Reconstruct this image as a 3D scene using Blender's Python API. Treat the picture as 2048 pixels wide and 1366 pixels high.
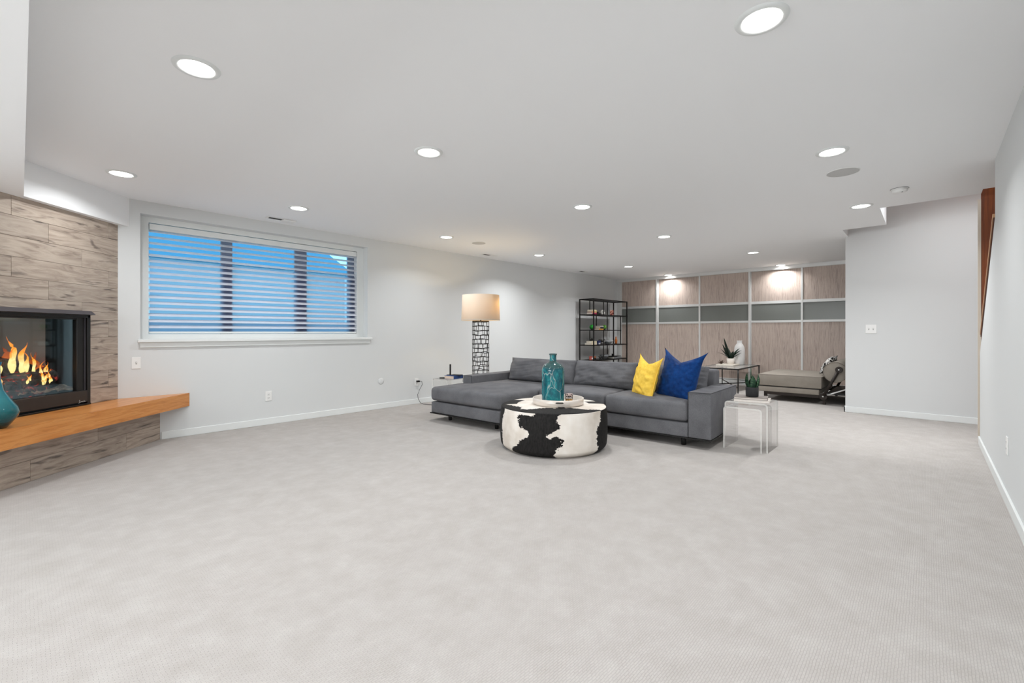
import bpy, bmesh, math, random
from mathutils import Vector, Matrix, noise, Euler
R = math.radians
random.seed(7)
S = bpy.context.scene
COL = S.collection
for o in list(bpy.data.objects):
    bpy.data.objects.remove(o)

# ------------------------------------------------------------------ camera, world, exposure
F_PX, YAW, HOR, CAMH = 905.0, 42.6, 664.0, 1.113
cd = bpy.data.cameras.new('camera'); cam = bpy.data.objects.new('camera', cd); COL.objects.link(cam)
cd.sensor_fit = 'HORIZONTAL'; cd.sensor_width = 36.0; cd.lens = 36.0 * F_PX / 2048
cd.shift_x = 0.0; cd.shift_y = -(683.0 - HOR) / 2048
cd.clip_start = 0.02
cam.location = (5.85, 0, CAMH); cam.rotation_euler = (R(90), 0, R(YAW))
S.camera = cam

w = bpy.data.worlds.new('dusk_sky'); S.world = w; w.use_nodes = True
bg = w.node_tree.nodes['Background']
bg.inputs['Color'].default_value = (0.22, 0.56, 0.80, 1); bg.inputs['Strength'].default_value = 2.0

S.view_settings.view_transform = 'Standard'; S.view_settings.look = 'None'
S.view_settings.gamma = 1.0; S.view_settings.use_curve_mapping = False
S.view_settings.exposure = 0.40
DOWNLIGHT_W = 9.0; ALCOVE_W = 16.0
# added fill light behind the camera, set in an invented, unseen rear window
al = bpy.data.lights.new('rear_fill', 'AREA'); al.shape = 'RECTANGLE'; al.size = 3.4; al.size_y = .72; al.energy = 100.0; al.color = (.95, .98, 1.0)
alo = bpy.data.objects.new('rear_fill', al); COL.objects.link(alo); alo.location = (3.75, -3.20, 1.70); alo.rotation_euler = (R(90), 0, R(0))
# the area light shines along its local -Z, which this rotation turns towards +Y
STAIR_W = 13.0

# ------------------------------------------------------------------ helpers
def lin(c):
    return tuple((v/12.92 if v <= .04045 else ((v+.055)/1.055)**2.4) for v in [x/255 for x in c]) + (1,)

class NT:
    """small wrapper to write node graphs"""
    def __init__(s, m):
        s.t = m.node_tree; s.n = s.t.nodes; s.l = s.t.links
        s.b = s.n.get('Principled BSDF'); s.out = s.n.get('Material Output')
    def add(s, typ, **kw):
        nd = s.n.new(typ)
        for k, v in kw.items():
            if k in nd.inputs: nd.inputs[k].default_value = v
            else: setattr(nd, k, v)
        return nd
    def link(s, a, b): s.l.new(a, b)
    def ramp(s, fac, stops):
        r = s.n.new('ShaderNodeValToRGB'); e = r.color_ramp.elements
        while len(e) < len(stops): e.new(.5)
        for i, (p, c) in enumerate(stops): e[i].position = p; e[i].color = c
        s.link(fac, r.inputs[0]); return r.outputs[0]
    def coords(s, scale=(1, 1, 1), kind='Object', rand=0.0):
        tc = s.n.new('ShaderNodeTexCoord'); mp = s.n.new('ShaderNodeMapping'); mp.inputs['Scale'].default_value = scale
        s.link(tc.outputs[kind], mp.inputs['Vector'])
        if rand:
            oi = s.n.new('ShaderNodeObjectInfo'); mu = s.n.new('ShaderNodeMath'); mu.operation = 'MULTIPLY'; mu.inputs[1].default_value = rand
            s.link(oi.outputs['Random'], mu.inputs[0]); s.link(mu.outputs[0], mp.inputs['Location'])
        return mp.outputs[0]
    def noise(s, vec, scale, detail=4, rough=.55, dist=0.0):
        nn = s.add('ShaderNodeTexNoise', Scale=scale, Detail=detail, Roughness=rough, Distortion=dist); s.link(vec, nn.inputs['Vector']); return nn.outputs['Fac']
    def bump(s, h, strength=.3, dist=.01):
        bp = s.add('ShaderNodeBump', Strength=strength, Distance=dist); s.link(h, bp.inputs['Height']); s.link(bp.outputs[0], s.b.inputs['Normal']); return bp

MATS = {}
def mat(name, color=(200, 200, 200), rough=.5, metal=0.0, emit=None, estr=0.0, spec=.5, trans=0.0, ior=1.45, alpha=1.0):
    if name in MATS: return MATS[name]
    m = bpy.data.materials.new(name); m.use_nodes = True; MATS[name] = m
    b = m.node_tree.nodes['Principled BSDF']
    b.inputs['Base Color'].default_value = lin(color); b.inputs['Roughness'].default_value = rough
    b.inputs['Metallic'].default_value = metal; b.inputs['Specular IOR Level'].default_value = spec
    b.inputs['Transmission Weight'].default_value = trans; b.inputs['IOR'].default_value = ior; b.inputs['Alpha'].default_value = alpha
    if emit: b.inputs['Emission Color'].default_value = lin(emit); b.inputs['Emission Strength'].default_value = estr
    return m

def fabric(name, c, c2, scale=90, rough=.95, bump=.25, big=6):
    m = mat(name, c, rough, spec=.15); k = NT(m); v = k.coords()
    f1 = k.noise(v, scale, 3, .7); f2 = k.noise(v, big, 3)
    a = k.add('ShaderNodeMath', operation='ADD'); k.link(f1, a.inputs[0]); k.link(f2, a.inputs[1])
    hf = k.add('ShaderNodeMath', operation='MULTIPLY'); hf.inputs[1].default_value = .5; k.link(a.outputs[0], hf.inputs[0])
    k.link(k.ramp(hf.outputs[0], [(.35, lin(c)), (.65, lin(c2))]), k.b.inputs['Base Color'])
    k.bump(f1, bump, .003); return m

def wood(name, stops, scale=(1, 1, 1), rough=.45, nscale=6, rand=30, dist=1.2, bump=.08, big=None):
    m = mat(name, (150, 120, 90), rough); k = NT(m); v = k.coords(scale, rand=rand)
    f = k.noise(v, nscale, 6, .62, dist)
    k.link(k.ramp(f, [(p, lin(c)) for p, c in stops]), k.b.inputs['Base Color']); k.bump(f, bump, .004); return m

# ---- paints and surfaces
M_WALL = mat('wall_paint', (216, 218, 218), .7, spec=.2)
M_CEIL = mat('ceiling_paint', (244, 245, 246), .8, spec=.15)
M_TRIM = mat('white_trim', (228, 231, 230), .4)
M_PLATE = mat('white_plastic', (236, 236, 234), .35)
M_SHADOWGAP = mat('dark_slot', (28, 28, 28), .6)
M_BLACK = mat('black_metal', (22, 21, 20), .42, spec=.4)
M_BLACKM = mat('black_matte', (30, 29, 28), .7, spec=.3)
M_ALU = mat('brushed_aluminium', (214, 214, 212), .4, .25)
M_CHROME = mat('chrome', (220, 220, 220), .15, 1.0)

m = mat('carpet', (214, 208, 203), 1.0, spec=.05); k = NT(m); v = k.coords(); v.node.inputs['Rotation'].default_value = (0, 0, R(90))
br = k.add('ShaderNodeTexBrick', Scale=1.0); br.inputs['Brick Width'].default_value = .022; br.inputs['Row Height'].default_value = .0085
br.inputs['Mortar Size'].default_value = .0016; br.inputs['Mortar Smooth'].default_value = .8
br.inputs['Color1'].default_value = (1, 1, 1, 1); br.inputs['Color2'].default_value = (.72, .72, .72, 1); br.inputs['Mortar'].default_value = (0, 0, 0, 1)
wn = k.add('ShaderNodeTexNoise', Scale=30.0); k.link(v, wn.inputs['Vector']); wm = k.add('ShaderNodeVectorMath', operation='MULTIPLY_ADD'); wm.inputs[1].default_value = (.012, .006, 0); k.link(wn.outputs['Color'], wm.inputs[0]); k.link(v, wm.inputs[2]); k.link(wm.outputs[0], br.inputs['Vector'])
big = k.noise(v, 7, 6, .65); fine = k.noise(v, 260, 2)
mx = k.add('ShaderNodeMix', data_type='RGBA', blend_type='MULTIPLY'); mx.inputs[0].default_value = .14
k.link(k.ramp(big, [(.3, lin((173, 168, 163))), (.5, lin((178, 173, 169))), (.7, lin((184, 180, 176)))]), mx.inputs[6]); k.link(br.outputs['Color'], mx.inputs[7])
k.link(mx.outputs[2], k.b.inputs['Base Color'])
ad = k.add('ShaderNodeMath', operation='MULTIPLY_ADD'); ad.inputs[1].default_value = .5; k.link(fine, ad.inputs[0])
bwn = k.add('ShaderNodeRGBToBW'); k.link(br.outputs['Color'], bwn.inputs[0]); k.link(bwn.outputs[0], ad.inputs[2])
k.bump(ad.outputs[0], .36, .004)
M_CARPET = m

M_TILE = mat('wood_look_tile', (170, 155, 140), .45); k = NT(M_TILE); v = k.coords((1.0, 1.0, 7.0), rand=40)
f = k.noise(v, 3.2, 7, .6, 1.4); g = k.noise(v, 1.1, 3, .5, 2.6)
c1 = k.ramp(f, [(.28, lin((140, 127, 115))), (.42, lin((170, 155, 142))), (.56, lin((187, 173, 159))), (.75, lin((200, 187, 173)))])
oi = k.add('ShaderNodeObjectInfo'); tone = k.ramp(oi.outputs['Random'], [(0, (.86, .86, .86, 1)), (1, (1.0, .99, .98, 1))])
m1 = k.add('ShaderNodeMix', data_type='RGBA', blend_type='MULTIPLY'); m1.inputs[0].default_value = 1.0; k.link(c1, m1.inputs[6]); k.link(tone, m1.inputs[7])
m2 = k.add('ShaderNodeMix', data_type='RGBA', blend_type='MULTIPLY'); k.link(k.ramp(g, [(.60, (0, 0, 0, 1)), (.68, (1, 1, 1, 1)), (.74, (.2, .2, .2, 1))]), m2.inputs[0])
k.link(m1.outputs[2], m2.inputs[6]); m2.inputs[7].default_value = lin((150, 148, 150)); k.link(m2.outputs[2], k.b.inputs['Base Color']); k.bump(f, .1, .003)
M_TILEDARK = M_TILE
M_GROUT = mat('grout', (150, 140, 130), .9)
M_BENCH = wood('teak', [(.3, (178, 108, 52)), (.45, (206, 134, 68)), (.58, (218, 150, 84)), (.75, (188, 118, 62))], (1.2, 9, 14), .28, 2.4, 0, .6, .04)
M_PANELWOOD = wood('stair_panel_wood', [(.3, (100, 48, 20)), (.5, (130, 66, 28)), (.7, (150, 82, 38))], (14, 14, .8), .4, 2.5, 0, .6, .04)
M_RAILWOOD = mat('rail_wood', (196, 150, 110), .4)
M_RAILDARK = mat('rail_dark_wood', (84, 44, 22), .4)
M_CLOSET = wood('closet_laminate', [(.28, (148, 132, 124)), (.45, (178, 161, 151)), (.58, (196, 180, 169)), (.75, (166, 149, 139))], (26, 26, 1.3), .42, 2.0, 25, 1.6, .05)
M_FROST = mat('smoked_glass', (122, 125, 121), .2, spec=.25)
M_SOFA = fabric('sofa_fabric', (92, 92, 95), (115, 115, 118), 160, .95, .3, 5)
M_SOFAPIPE = mat('sofa_piping', (62, 62, 65), .9)
M_DAYBED = fabric('daybed_fabric', (134, 127, 118), (152, 145, 135), 150)
M_YEL = fabric('yellow_linen', (228, 184, 66), (244, 206, 92), 40, .9, .15, 5)
M_BLUE = fabric('blue_velvet', (2, 35, 82), (8, 60, 122), 30, .75, .15, 5)
M_BLUE.node_tree.nodes['Principled BSDF'].inputs['Sheen Weight'].default_value = .08
M_GLASS = mat('clear_glass', (245, 250, 250), .02, trans=1.0, ior=1.45)
m = mat('acrylic', (252, 252, 252), .02, spec=.5); k = NT(m)
tr = k.add('ShaderNodeBsdfTransparent'); tr.inputs[0].default_value = (.982, .98, .976, 1); gl = k.add('ShaderNodeBsdfGlossy'); gl.inputs['Roughness'].default_value = .03
fr = k.add('ShaderNodeFresnel'); fr.inputs[0].default_value = 1.22; mxs = k.add('ShaderNodeMixShader'); k.link(fr.outputs[0], mxs.inputs[0]); k.link(tr.outputs[0], mxs.inputs[1]); k.link(gl.outputs[0], mxs.inputs[2]); k.link(mxs.outputs[0], k.out.inputs[0])
M_ACRYL = m
M_ACREDGE = mat('acrylic_edge', (236, 235, 230), .15, alpha=.55)

# ------------------------------------------------------------------ mesh helpers
def bm_new(): return bmesh.new()
def bbox(bm, x0, x1, y0, y1, z0, z1):
    vs = [bm.verts.new(p) for p in ((x0,y0,z0),(x1,y0,z0),(x1,y1,z0),(x0,y1,z0),(x0,y0,z1),(x1,y0,z1),(x1,y1,z1),(x0,y1,z1))]
    for f in ((3,2,1,0),(4,5,6,7),(0,1,5,4),(1,2,6,5),(2,3,7,6),(3,0,4,7)): bm.faces.new([vs[i] for i in f])
    return bm
def prism(bm, poly, z0, z1):
    a = [bm.verts.new((x, y, z0)) for x, y in poly]; b = [bm.verts.new((x, y, z1)) for x, y in poly]; n = len(poly)
    bm.faces.new(a[::-1]); bm.faces.new(b)
    for i in range(n): bm.faces.new((a[i], a[(i+1) % n], b[(i+1) % n], b[i]))
    return bm
def lathe(bm, prof, seg=40, cx=0, cy=0, cap0=True, cap1=True):
    rings = []
    for r, z in prof:
        rings.append([bm.verts.new((cx + r*math.cos(2*math.pi*i/seg), cy + r*math.sin(2*math.pi*i/seg), z)) for i in range(seg)])
    for a, b in zip(rings, rings[1:]):
        for i in range(seg): bm.faces.new((a[i], a[(i+1) % seg], b[(i+1) % seg], b[i]))
    if cap0: bm.faces.new(rings[0][::-1])
    if cap1: bm.faces.new(rings[-1])
    return bm
def tube(bm, pts, r, seg=8, cap=True):
    pts = [Vector(p) for p in pts]; rings = []
    for i, p in enumerate(pts):
        d = (pts[min(i+1, len(pts)-1)] - pts[max(i-1, 0)]).normalized()
        up = Vector((0, 0, 1)) if abs(d.z) < .9 else Vector((1, 0, 0))
        s1 = d.cross(up).normalized(); s2 = d.cross(s1)
        rr = r[i] if isinstance(r, (list, tuple)) else r
        rings.append([bm.verts.new(p + s1*rr*math.cos(2*math.pi*j/seg) + s2*rr*math.sin(2*math.pi*j/seg)) for j in range(seg)])
    for a, b in zip(rings, rings[1:]):
        for i in range(seg): bm.faces.new((a[i], a[(i+1) % seg], b[(i+1) % seg], b[i]))
    if cap: bm.faces.new(rings[0][::-1]); bm.faces.new(rings[-1])
    return bm
def link_obj(name, bm, m=None, parent=None, smooth=False, bevel=0, bseg=2, subsurf=0):
    if isinstance(bm, bmesh.types.BMesh):
        if bevel: bmesh.ops.bevel(bm, geom=list(bm.edges), offset=bevel, segments=bseg, profile=.5, affect='EDGES', clamp_overlap=True)
        bmesh.ops.recalc_face_normals(bm, faces=list(bm.faces))
        me = bpy.data.meshes.new(name); bm.to_mesh(me); bm.free()
    else: me = bm
    if smooth:
        for p in me.polygons: p.use_smooth = True
    if m and not me.materials: me.materials.append(m)
    o = bpy.data.objects.new(name, me); COL.objects.link(o)
    if smooth and bevel == 0 and smooth != 'all':
        try: me.set_sharp_from_angle(angle=R(38))
        except Exception: pass
    if parent: o.parent = parent
    if subsurf: md = o.modifiers.new('sub', 'SUBSURF'); md.levels = md.render_levels = subsurf
    return o
def box(name, x0, x1, y0, y1, z0, z1, m, parent=None, bevel=0, bseg=2, smooth=False):
    return link_obj(name, bbox(bm_new(), x0, x1, y0, y1, z0, z1), m, parent, smooth, bevel, bseg)
def thing(name, label, cat, loc=(0, 0, 0), rz=0, group=None):
    o = bpy.data.objects.new(name, None); COL.objects.link(o); o.location = loc; o.rotation_euler = (0, 0, rz); o.empty_display_size = .05
    return tag(o, label, cat, group)
def tag(o, label, cat=None, group=None, kind=None):
    if label: o['label'] = label
    if cat: o['category'] = cat
    if group: o['group'] = group
    if kind: o['kind'] = kind
    return o
def struct(name, bm, m, label, parent=None, **kw):
    o = link_obj(name, bm, m, parent, **kw)
    if not parent: tag(o, label, kind='structure')
    return o

# ------------------------------------------------------------------ the room shell
H = 2.44; XR = 6.23; YF = 10.42
struct('floor', bbox(bm_new(), -.3, 7.5, -3.4, 10.7, -.12, 0), M_CARPET, 'off-white looped carpet covering the whole floor')

WY0, WY1, WZ0, WZ1 = .822, 3.335, 1.04, 2.312
bm = bm_new()
bbox(bm, -.26, 0, -.3, WY0, 0, 2.6); bbox(bm, -.26, 0, WY1, 10.7, 0, 2.6); bbox(bm, -.26, 0, WY0, WY1, 0, WZ0); bbox(bm, -.26, 0, WY0, WY1, WZ1, 2.6)
struct('wall_left', bm, M_WALL, 'long white wall with the wide window and the lamp')

# fireplace wall, 45 degrees across the corner: s runs from the window wall to the left, t towards the room
FK = .6514; SQ = math.sqrt(.5)
def fpt(s, t): return (s*SQ + t*SQ, FK - s*SQ + t*SQ)
def fbox(bm, s0, s1, t0, t1, z0, z1): return prism(bm, [fpt(s0, t0), fpt(s0, t1), fpt(s1, t1), fpt(s1, t0)], z0, z1)
FROT = R(-45)           # local x = s, local y = t (towards the room)
FS0, FS1, FZ0, FZ1 = .335, 1.42, .458, 1.30
SEND = 1.76
bm = bm_new()
fbox(bm, -.10, FS0, -.10, -.014, 0, 2.3); fbox(bm, FS1, SEND + .05, -.10, -.014, 0, 2.3); fbox(bm, FS0, FS1, -.10, -.014, FZ1, 2.3); fbox(bm, FS0, FS1, -.10, -.014, 0, FZ0)
fw = struct('wall_fireplace', bm, M_GROUT, 'corner chimney wall clad in wood-look plank tiles')
def tile_obj(s0, s1, z0, z1, t=0.0, parent=None):
    c = fpt((s0+s1)/2, t); g = .0009
    L, Hh = s1-s0-2*g, z1-z0-2*g
    b = bbox(bm_new(), -L/2, L/2, -.012, 0, -Hh/2, Hh/2)
    o = link_obj('tile', b, M_TILE, parent, bevel=.0012, bseg=1); o.location = (c[0], c[1], (z0+z1)/2); o.rotation_euler = (0, 0, FROT); return o
ROW = .1572
pat = [[.110, .9845], [.693, 1.568], [.389, 1.264]]
r = 0; z1 = 2.165
while z1 > FZ0 + .005:
    z0 = max(z1 - ROW, FZ0)
    js = [0.0] + pat[r % 3] + [SEND]
    for a, b in zip(js, js[1:]):
        if z0 < FZ1 - .01:
            lo = z0
            if z1 > FZ1 + .01 and a < FS1 and b > FS0:      # the row that crosses the firebox top edge
                tile_obj(a, b, FZ1, z1, 0, fw)
                if a < FS0 - .02: tile_obj(a, FS0, z0, FZ1, 0, fw)
                if b > FS1 + .02: tile_obj(FS1, b, z0, FZ1, 0, fw)
                continue
            if a < FS0 - .02: tile_obj(a, min(b, FS0), z0, z1, 0, fw)
            if b > FS1 + .02: tile_obj(max(a, FS1), b, z0, z1, 0, fw)
        else: tile_obj(a, b, z0, z1, 0, fw)
    z1 -= ROW; r += 1
# hearth base below the bench
BT = (.982 - FK) * SQ                     # room-side face of the tiled base
bm = bm_new(); prism(bm, [fpt(-BT + .012, BT - .012), fpt(0, 0), fpt(SEND + .1, 0), fpt(SEND + .1, BT - .012)], 0, .318)
hb = struct('wall_hearth_base', bm, M_GROUT, 'low tiled plinth under the wooden hearth bench')
SB = -BT
for z0, z1, js in ((0.0, .160, [SB, .4297 - BT + .0, 1.3133 - BT, SEND + .1]), (.160, .318, [SB, .7368 - BT, SEND + .1])):
    for a, b in zip(js, js[1:]): tile_obj(a, b, z0, z1, BT, hb)
# other walls
bm = bm_new(); bbox(bm, 1.10, 1.246, -3.4, -.58, 0, 2.6); struct('wall_back_left', bm, M_WALL, 'white wall beside the fireplace corner behind the camera')
struct('wall_rear', bbox(bm_new(), 1.1, 7.5, -3.4, -3.25, 0, 2.6), M_WALL, 'white wall behind the camera')
YE = 5.09
bm = bm_new(); bbox(bm, XR, XR + .11, -3.3, YE, 0, 2.6)
def zr(y): return 2.004 - .796*(y - 5.09)
YK = 6.47
vs = [(YE, 0), (YK, 0), (YK, zr(YK)), (YE, zr(YE))]
a = [bm.verts.new((XR, y, z)) for y, z in vs]; b = [bm.verts.new((XR + .11, y, z)) for y, z in vs]
bm.faces.new(a); bm.faces.new(b[::-1])
for i in range(4): bm.faces.new((a[i], b[i], b[(i+1) % 4], a[(i+1) % 4]))
struct('wall_right', bm, M_WALL, 'white wall at right whose end slopes down beside the stairs')
PX0, PY = 5.0, 7.8
struct('wall_partition', bbox(bm_new(), PX0, 7.5, PY, PY + .12, 0, 3.5), M_WALL, 'short white wall with a double switch plate')
struct('wall_stair_side', bbox(bm_new(), 7.3, 7.45, -3.3, 7.9, 0, 3.5), M_WALL, 'white outer wall of the stair')
struct('wall_alcove', bbox(bm_new(), 6.0, 6.12, PY + .1, 10.7, 0, 2.6), M_WALL, 'white side wall of the alcove')
struct('wall_far', bbox(bm_new(), -.2, 6.2, YF + .1, 10.7, 0, 2.6), M_WALL, 'white wall behind the closet doors')
struct('added_rear_window', (lambda b: (bbox(b, 1.98, 2.05, -3.25, -3.21, 1.27, 2.13), bbox(b, 5.45, 5.52, -3.25, -3.21, 1.27, 2.13), bbox(b, 2.05, 5.45, -3.25, -3.21, 2.06, 2.13), bbox(b, 2.05, 5.45, -3.25, -3.21, 1.27, 1.34), b)[-1])(bm_new()), M_TRIM, 'added unseen window frame around the fill light behind the camera')  # made-up window frame, added only to hold the rear fill light
# ceiling with the stair opening
bm = bm_new()
bbox(bm, -.25, 5.47, .02, 7.25, H, 3.5); bbox(bm, -.25, 5.03, 7.25, 10.7, H, 3.5); bbox(bm, 5.03, 6.1, PY + .02, 10.7, H, 3.5)
bbox(bm, 5.47, 6.225, .02, 6.235, H, 3.5); bbox(bm, 6.225, 7.45, .02, 6.05, H, 3.5); bbox(bm, 4.95, 7.45, 6.0, 7.95, 3.45, 3.6)
struct('ceiling', bm, M_CEIL, 'flat white ceiling with recessed lights')
ZS = 2.161
struct('ceiling_bulkhead', bbox(bm_new(), -.25, 7.45, -3.4, .02, ZS, 3.5), M_CEIL, 'lower white ceiling above the camera')
SOFK = .7374
bm = bm_new(); prism(bm, [(0, SOFK), (-.1, SOFK), (-.1, .0), (SOFK - .02, .02)], ZS, H + .05)
struct('ceiling_soffit', bm, M_CEIL, 'white soffit above the fireplace tiles')
# baseboards
BH, BTh = .078, .014
def baseboard(n, x0, x1, y0, y1, label): struct(n, bbox(bm_new(), x0, x1, y0, y1, 0, BH), M_TRIM, label, bevel=.003, bseg=1)
baseboard('baseboard_left', 0, BTh, .99, YF, 'low white baseboard along the window wall')
baseboard('baseboard_right', XR - BTh, XR, -3.2, 6.46, 'low white baseboard along the right wall')
baseboard('baseboard_partition', PX0 - .014, 7.3, PY - BTh, PY, 'low white baseboard under the switch wall')
baseboard('baseboard_partition_end', PX0 - .014, PX0, PY - BTh, PY + .13, 'low white baseboard round the wall end')

# ------------------------------------------------------------------ window and blind
WX = -.12
win = struct('window_1', bm_new() and (lambda b: (bbox(b, WX - .02, WX, WY0, WY0 + .085, WZ0, WZ1), bbox(b, WX - .02, WX, WY1 - .095, WY1, WZ0, WZ1),
    bbox(b, WX - .02, WX, WY0 + .085, WY1 - .095, WZ1 - .06, WZ1), bbox(b, WX - .02, WX, WY0 + .085, WY1 - .095, WZ0, WZ0 + .052), b)[-1])(bm_new()), M_TRIM, 'wide white-framed window above the sill on the long wall')
GY0, GY1, GZ0, GZ1 = WY0 + .085, WY1 - .095, WZ0 + .052, WZ1 - .06
M_MULL = mat('mullion_paint', (122, 134, 156), .5)
b = bm_new(); bbox(b, -.255, WX - .02, WY0, GY0, WZ0, WZ1); bbox(b, -.255, WX - .02, GY1, WY1, WZ0, WZ1); bbox(b, -.255, WX - .02, GY0, GY1, GZ1, WZ1); bbox(b, -.255, WX - .02, GY0, GY1, WZ0, GZ0)
link_obj('jamb', b, M_TRIM, win)
for y0, y1 in ((1.585, 1.70), (2.42, 2.57), (3.15, 3.24)):
    box('mullion', -.245, -.205, y0, y1, GZ0, GZ1, M_MULL, win)
for y0, y1 in ((GY0, 1.585), (1.70, 2.42), (2.57, 3.15)):
    box('pane', -.228, -.222, y0, y1, GZ0, GZ1, M_ACRYL, win)
b = bm_new(); bbox(b, WX - .01, .045, WY0 - .022, WY1 + .055, WZ0 - .032, WZ0 - .004); link_obj('sill', b, M_TRIM, win, bevel=.004)
b = bm_new(); bbox(b, 0, .018, WY0 - .005, WY1 + .03, WZ0 - .085, WZ0 - .032); link_obj('apron', b, M_TRIM, win, bevel=.003)
b = bm_new(); bbox(b, WX - .02, 0.003, WY0, WY1, WZ0 - .003, WZ0 + .001); link_obj('stool', b, M_TRIM, win)
# blind
m = mat('blind_vane', (240, 242, 248), .8); k = NT(m); tl = k.add('ShaderNodeBsdfTranslucent'); tl.inputs[0].default_value = lin((250, 250, 252)); ms = k.add('ShaderNodeMixShader'); ms.inputs[0].default_value = .5
k.link(k.b.outputs[0], ms.inputs[1]); k.link(tl.outputs[0], ms.inputs[2]); k.link(ms.outputs[0], k.out.inputs[0]); M_VANE = m
m = mat('sheer_fabric', (200, 205, 215), .9); k = NT(m); tp = k.add('ShaderNodeBsdfTransparent'); tl = k.add('ShaderNodeBsdfTranslucent'); tl.inputs[0].default_value = lin((196, 196, 214)); ms = k.add('ShaderNodeMixShader'); ms.inputs[0].default_value = .68
k.link(tp.outputs[0], ms.inputs[1]); k.link(tl.outputs[0], ms.inputs[2]); k.link(ms.outputs[0], k.out.inputs[0]); M_SHEER = m
bl = thing('window_blind', 'white sheer blind with horizontal vanes covering the wide window', 'blind', (WX - .05, (GY0+GY1)/2, GZ0))
hw = (GY1 - GY0)/2 - .004
box('head_rail', .0, .052, -hw, hw, GZ1 - GZ0 - .07, GZ1 - GZ0 - .006, M_TRIM, bl, bevel=.006)
box('bottom_rail', .012, .04, -hw, hw, .004, .026, M_TRIM, bl, bevel=.004)
z_hi = GZ1 - GZ0 - .07; NSL = 17; pitch = (z_hi - .026) / NSL
b = bm_new()
bbox(b, -.030, .030, -hw, hw, -.0012, .0012); sl = None
for i in range(NSL):
    if sl is None: o = sl = link_obj('slat', b, M_VANE, bl)
    else: o = sl.copy(); COL.objects.link(o); o.parent = bl
    o.location = (.026, 0, .026 + pitch*(i + .82)); o.rotation_euler = (0, R(32), 0)
b = bm_new(); b.faces.new([b.verts.new(p) for p in ((-.008, -hw + .012, .02), (-.008, hw, .02), (-.008, hw, .80), (-.008, -hw + .012, .80))]); link_obj('sheer_fabric', b, M_SHEER, bl)
# what stands outside: the wall of the window well and a neighbouring house
tag(box('window_well_wall', -1.7, -1.55, -1.5, 6.5, -.2, 1.25, mat('well_concrete', (190, 195, 205), .9)), 'pale retaining wall outside the window', 'retaining wall')
hs = thing('neighbour_house', 'pale house outside seen through the blind', 'house', (-9, 5.0, 0))
M_SIDING = mat('house_siding', (236, 240, 240), .9); M_ROOFM = mat('house_roof', (120, 170, 200), .9)
box('wall', -3, 0, -4.2, 2.6, 0, 3.1, M_SIDING, hs)
b = bm_new(); a_ = [b.verts.new(p) for p in ((.25, -4.5, 3.05), (.25, 2.9, 3.05), (.25, 1.4, 4.0), (.25, -3.2, 4.0), (-3, -4.5, 3.05), (-3, 2.9, 3.05), (-3, 1.4, 4.0), (-3, -3.2, 4.0))]
for f in ((0, 1, 2, 3), (7, 6, 5, 4), (0, 4, 5, 1), (1, 5, 6, 2), (2, 6, 7, 3), (3, 7, 4, 0)): b.faces.new([a_[i] for i in f])
link_obj('roof', b, M_ROOFM, hs)
box('window', 0, .05, -3.4, -2.5, 2.1, 2.9, mat('house_window', (225, 235, 245), .3), hs)
struct('ground', bbox(bm_new(), -14, -.27, -8, 16, -.35, -.2), mat('outdoor_ground', (150, 150, 150), .9), 'ground outside the window')

# ------------------------------------------------------------------ recessed lights
M_LENS = mat('lamp_lens', (255, 255, 255), .5, emit=(255, 252, 248), estr=9.0)
b = lathe(bm_new(), [(.074, -.001), (.078, -.008), (.086, -.010), (.100, -.007), (.104, 0)], 48, cap0=False, cap1=False); ME_TRIM = link_obj('t', b, M_TRIM, smooth='all'); met = ME_TRIM.data; bpy.data.objects.remove(ME_TRIM)
b = lathe(bm_new(), [(.0745, -.0035), (.0745, -.001)], 40); o = link_obj('t', b, M_LENS); mel = o.data; bpy.data.objects.remove(o)
LD = bpy.data.lights.new('downlight', 'AREA'); LD.shape = 'DISK'; LD.size = .145; LD.energy = DOWNLIGHT_W; LD.color = (.968, .986, 1.0); LD.spread = R(140)
LDA = LD.copy(); LDA.energy = ALCOVE_W; LDL = LD.copy(); LDL.energy = DOWNLIGHT_W*.8; LDS = LD.copy(); LDS.spread = R(152); LDS.energy = DOWNLIGHT_W*.75; LDW = LD.copy(); LDW.energy = ALCOVE_W*.5
LST = LD.copy(); LST.energy = STAIR_W; LST.spread = R(118)
def downlight(x, y, z, label, ld=LD):
    t = thing('recessed_light', label, 'ceiling light', (x, y, z), 0, 'round recessed lights in the ceiling')
    link_obj('trim_ring', met, None, t); link_obj('lens', mel, None, t)
    l = bpy.data.objects.new('light_source', ld); COL.objects.link(l); l.parent = t; l.location = (0, 0, -.012)
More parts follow.
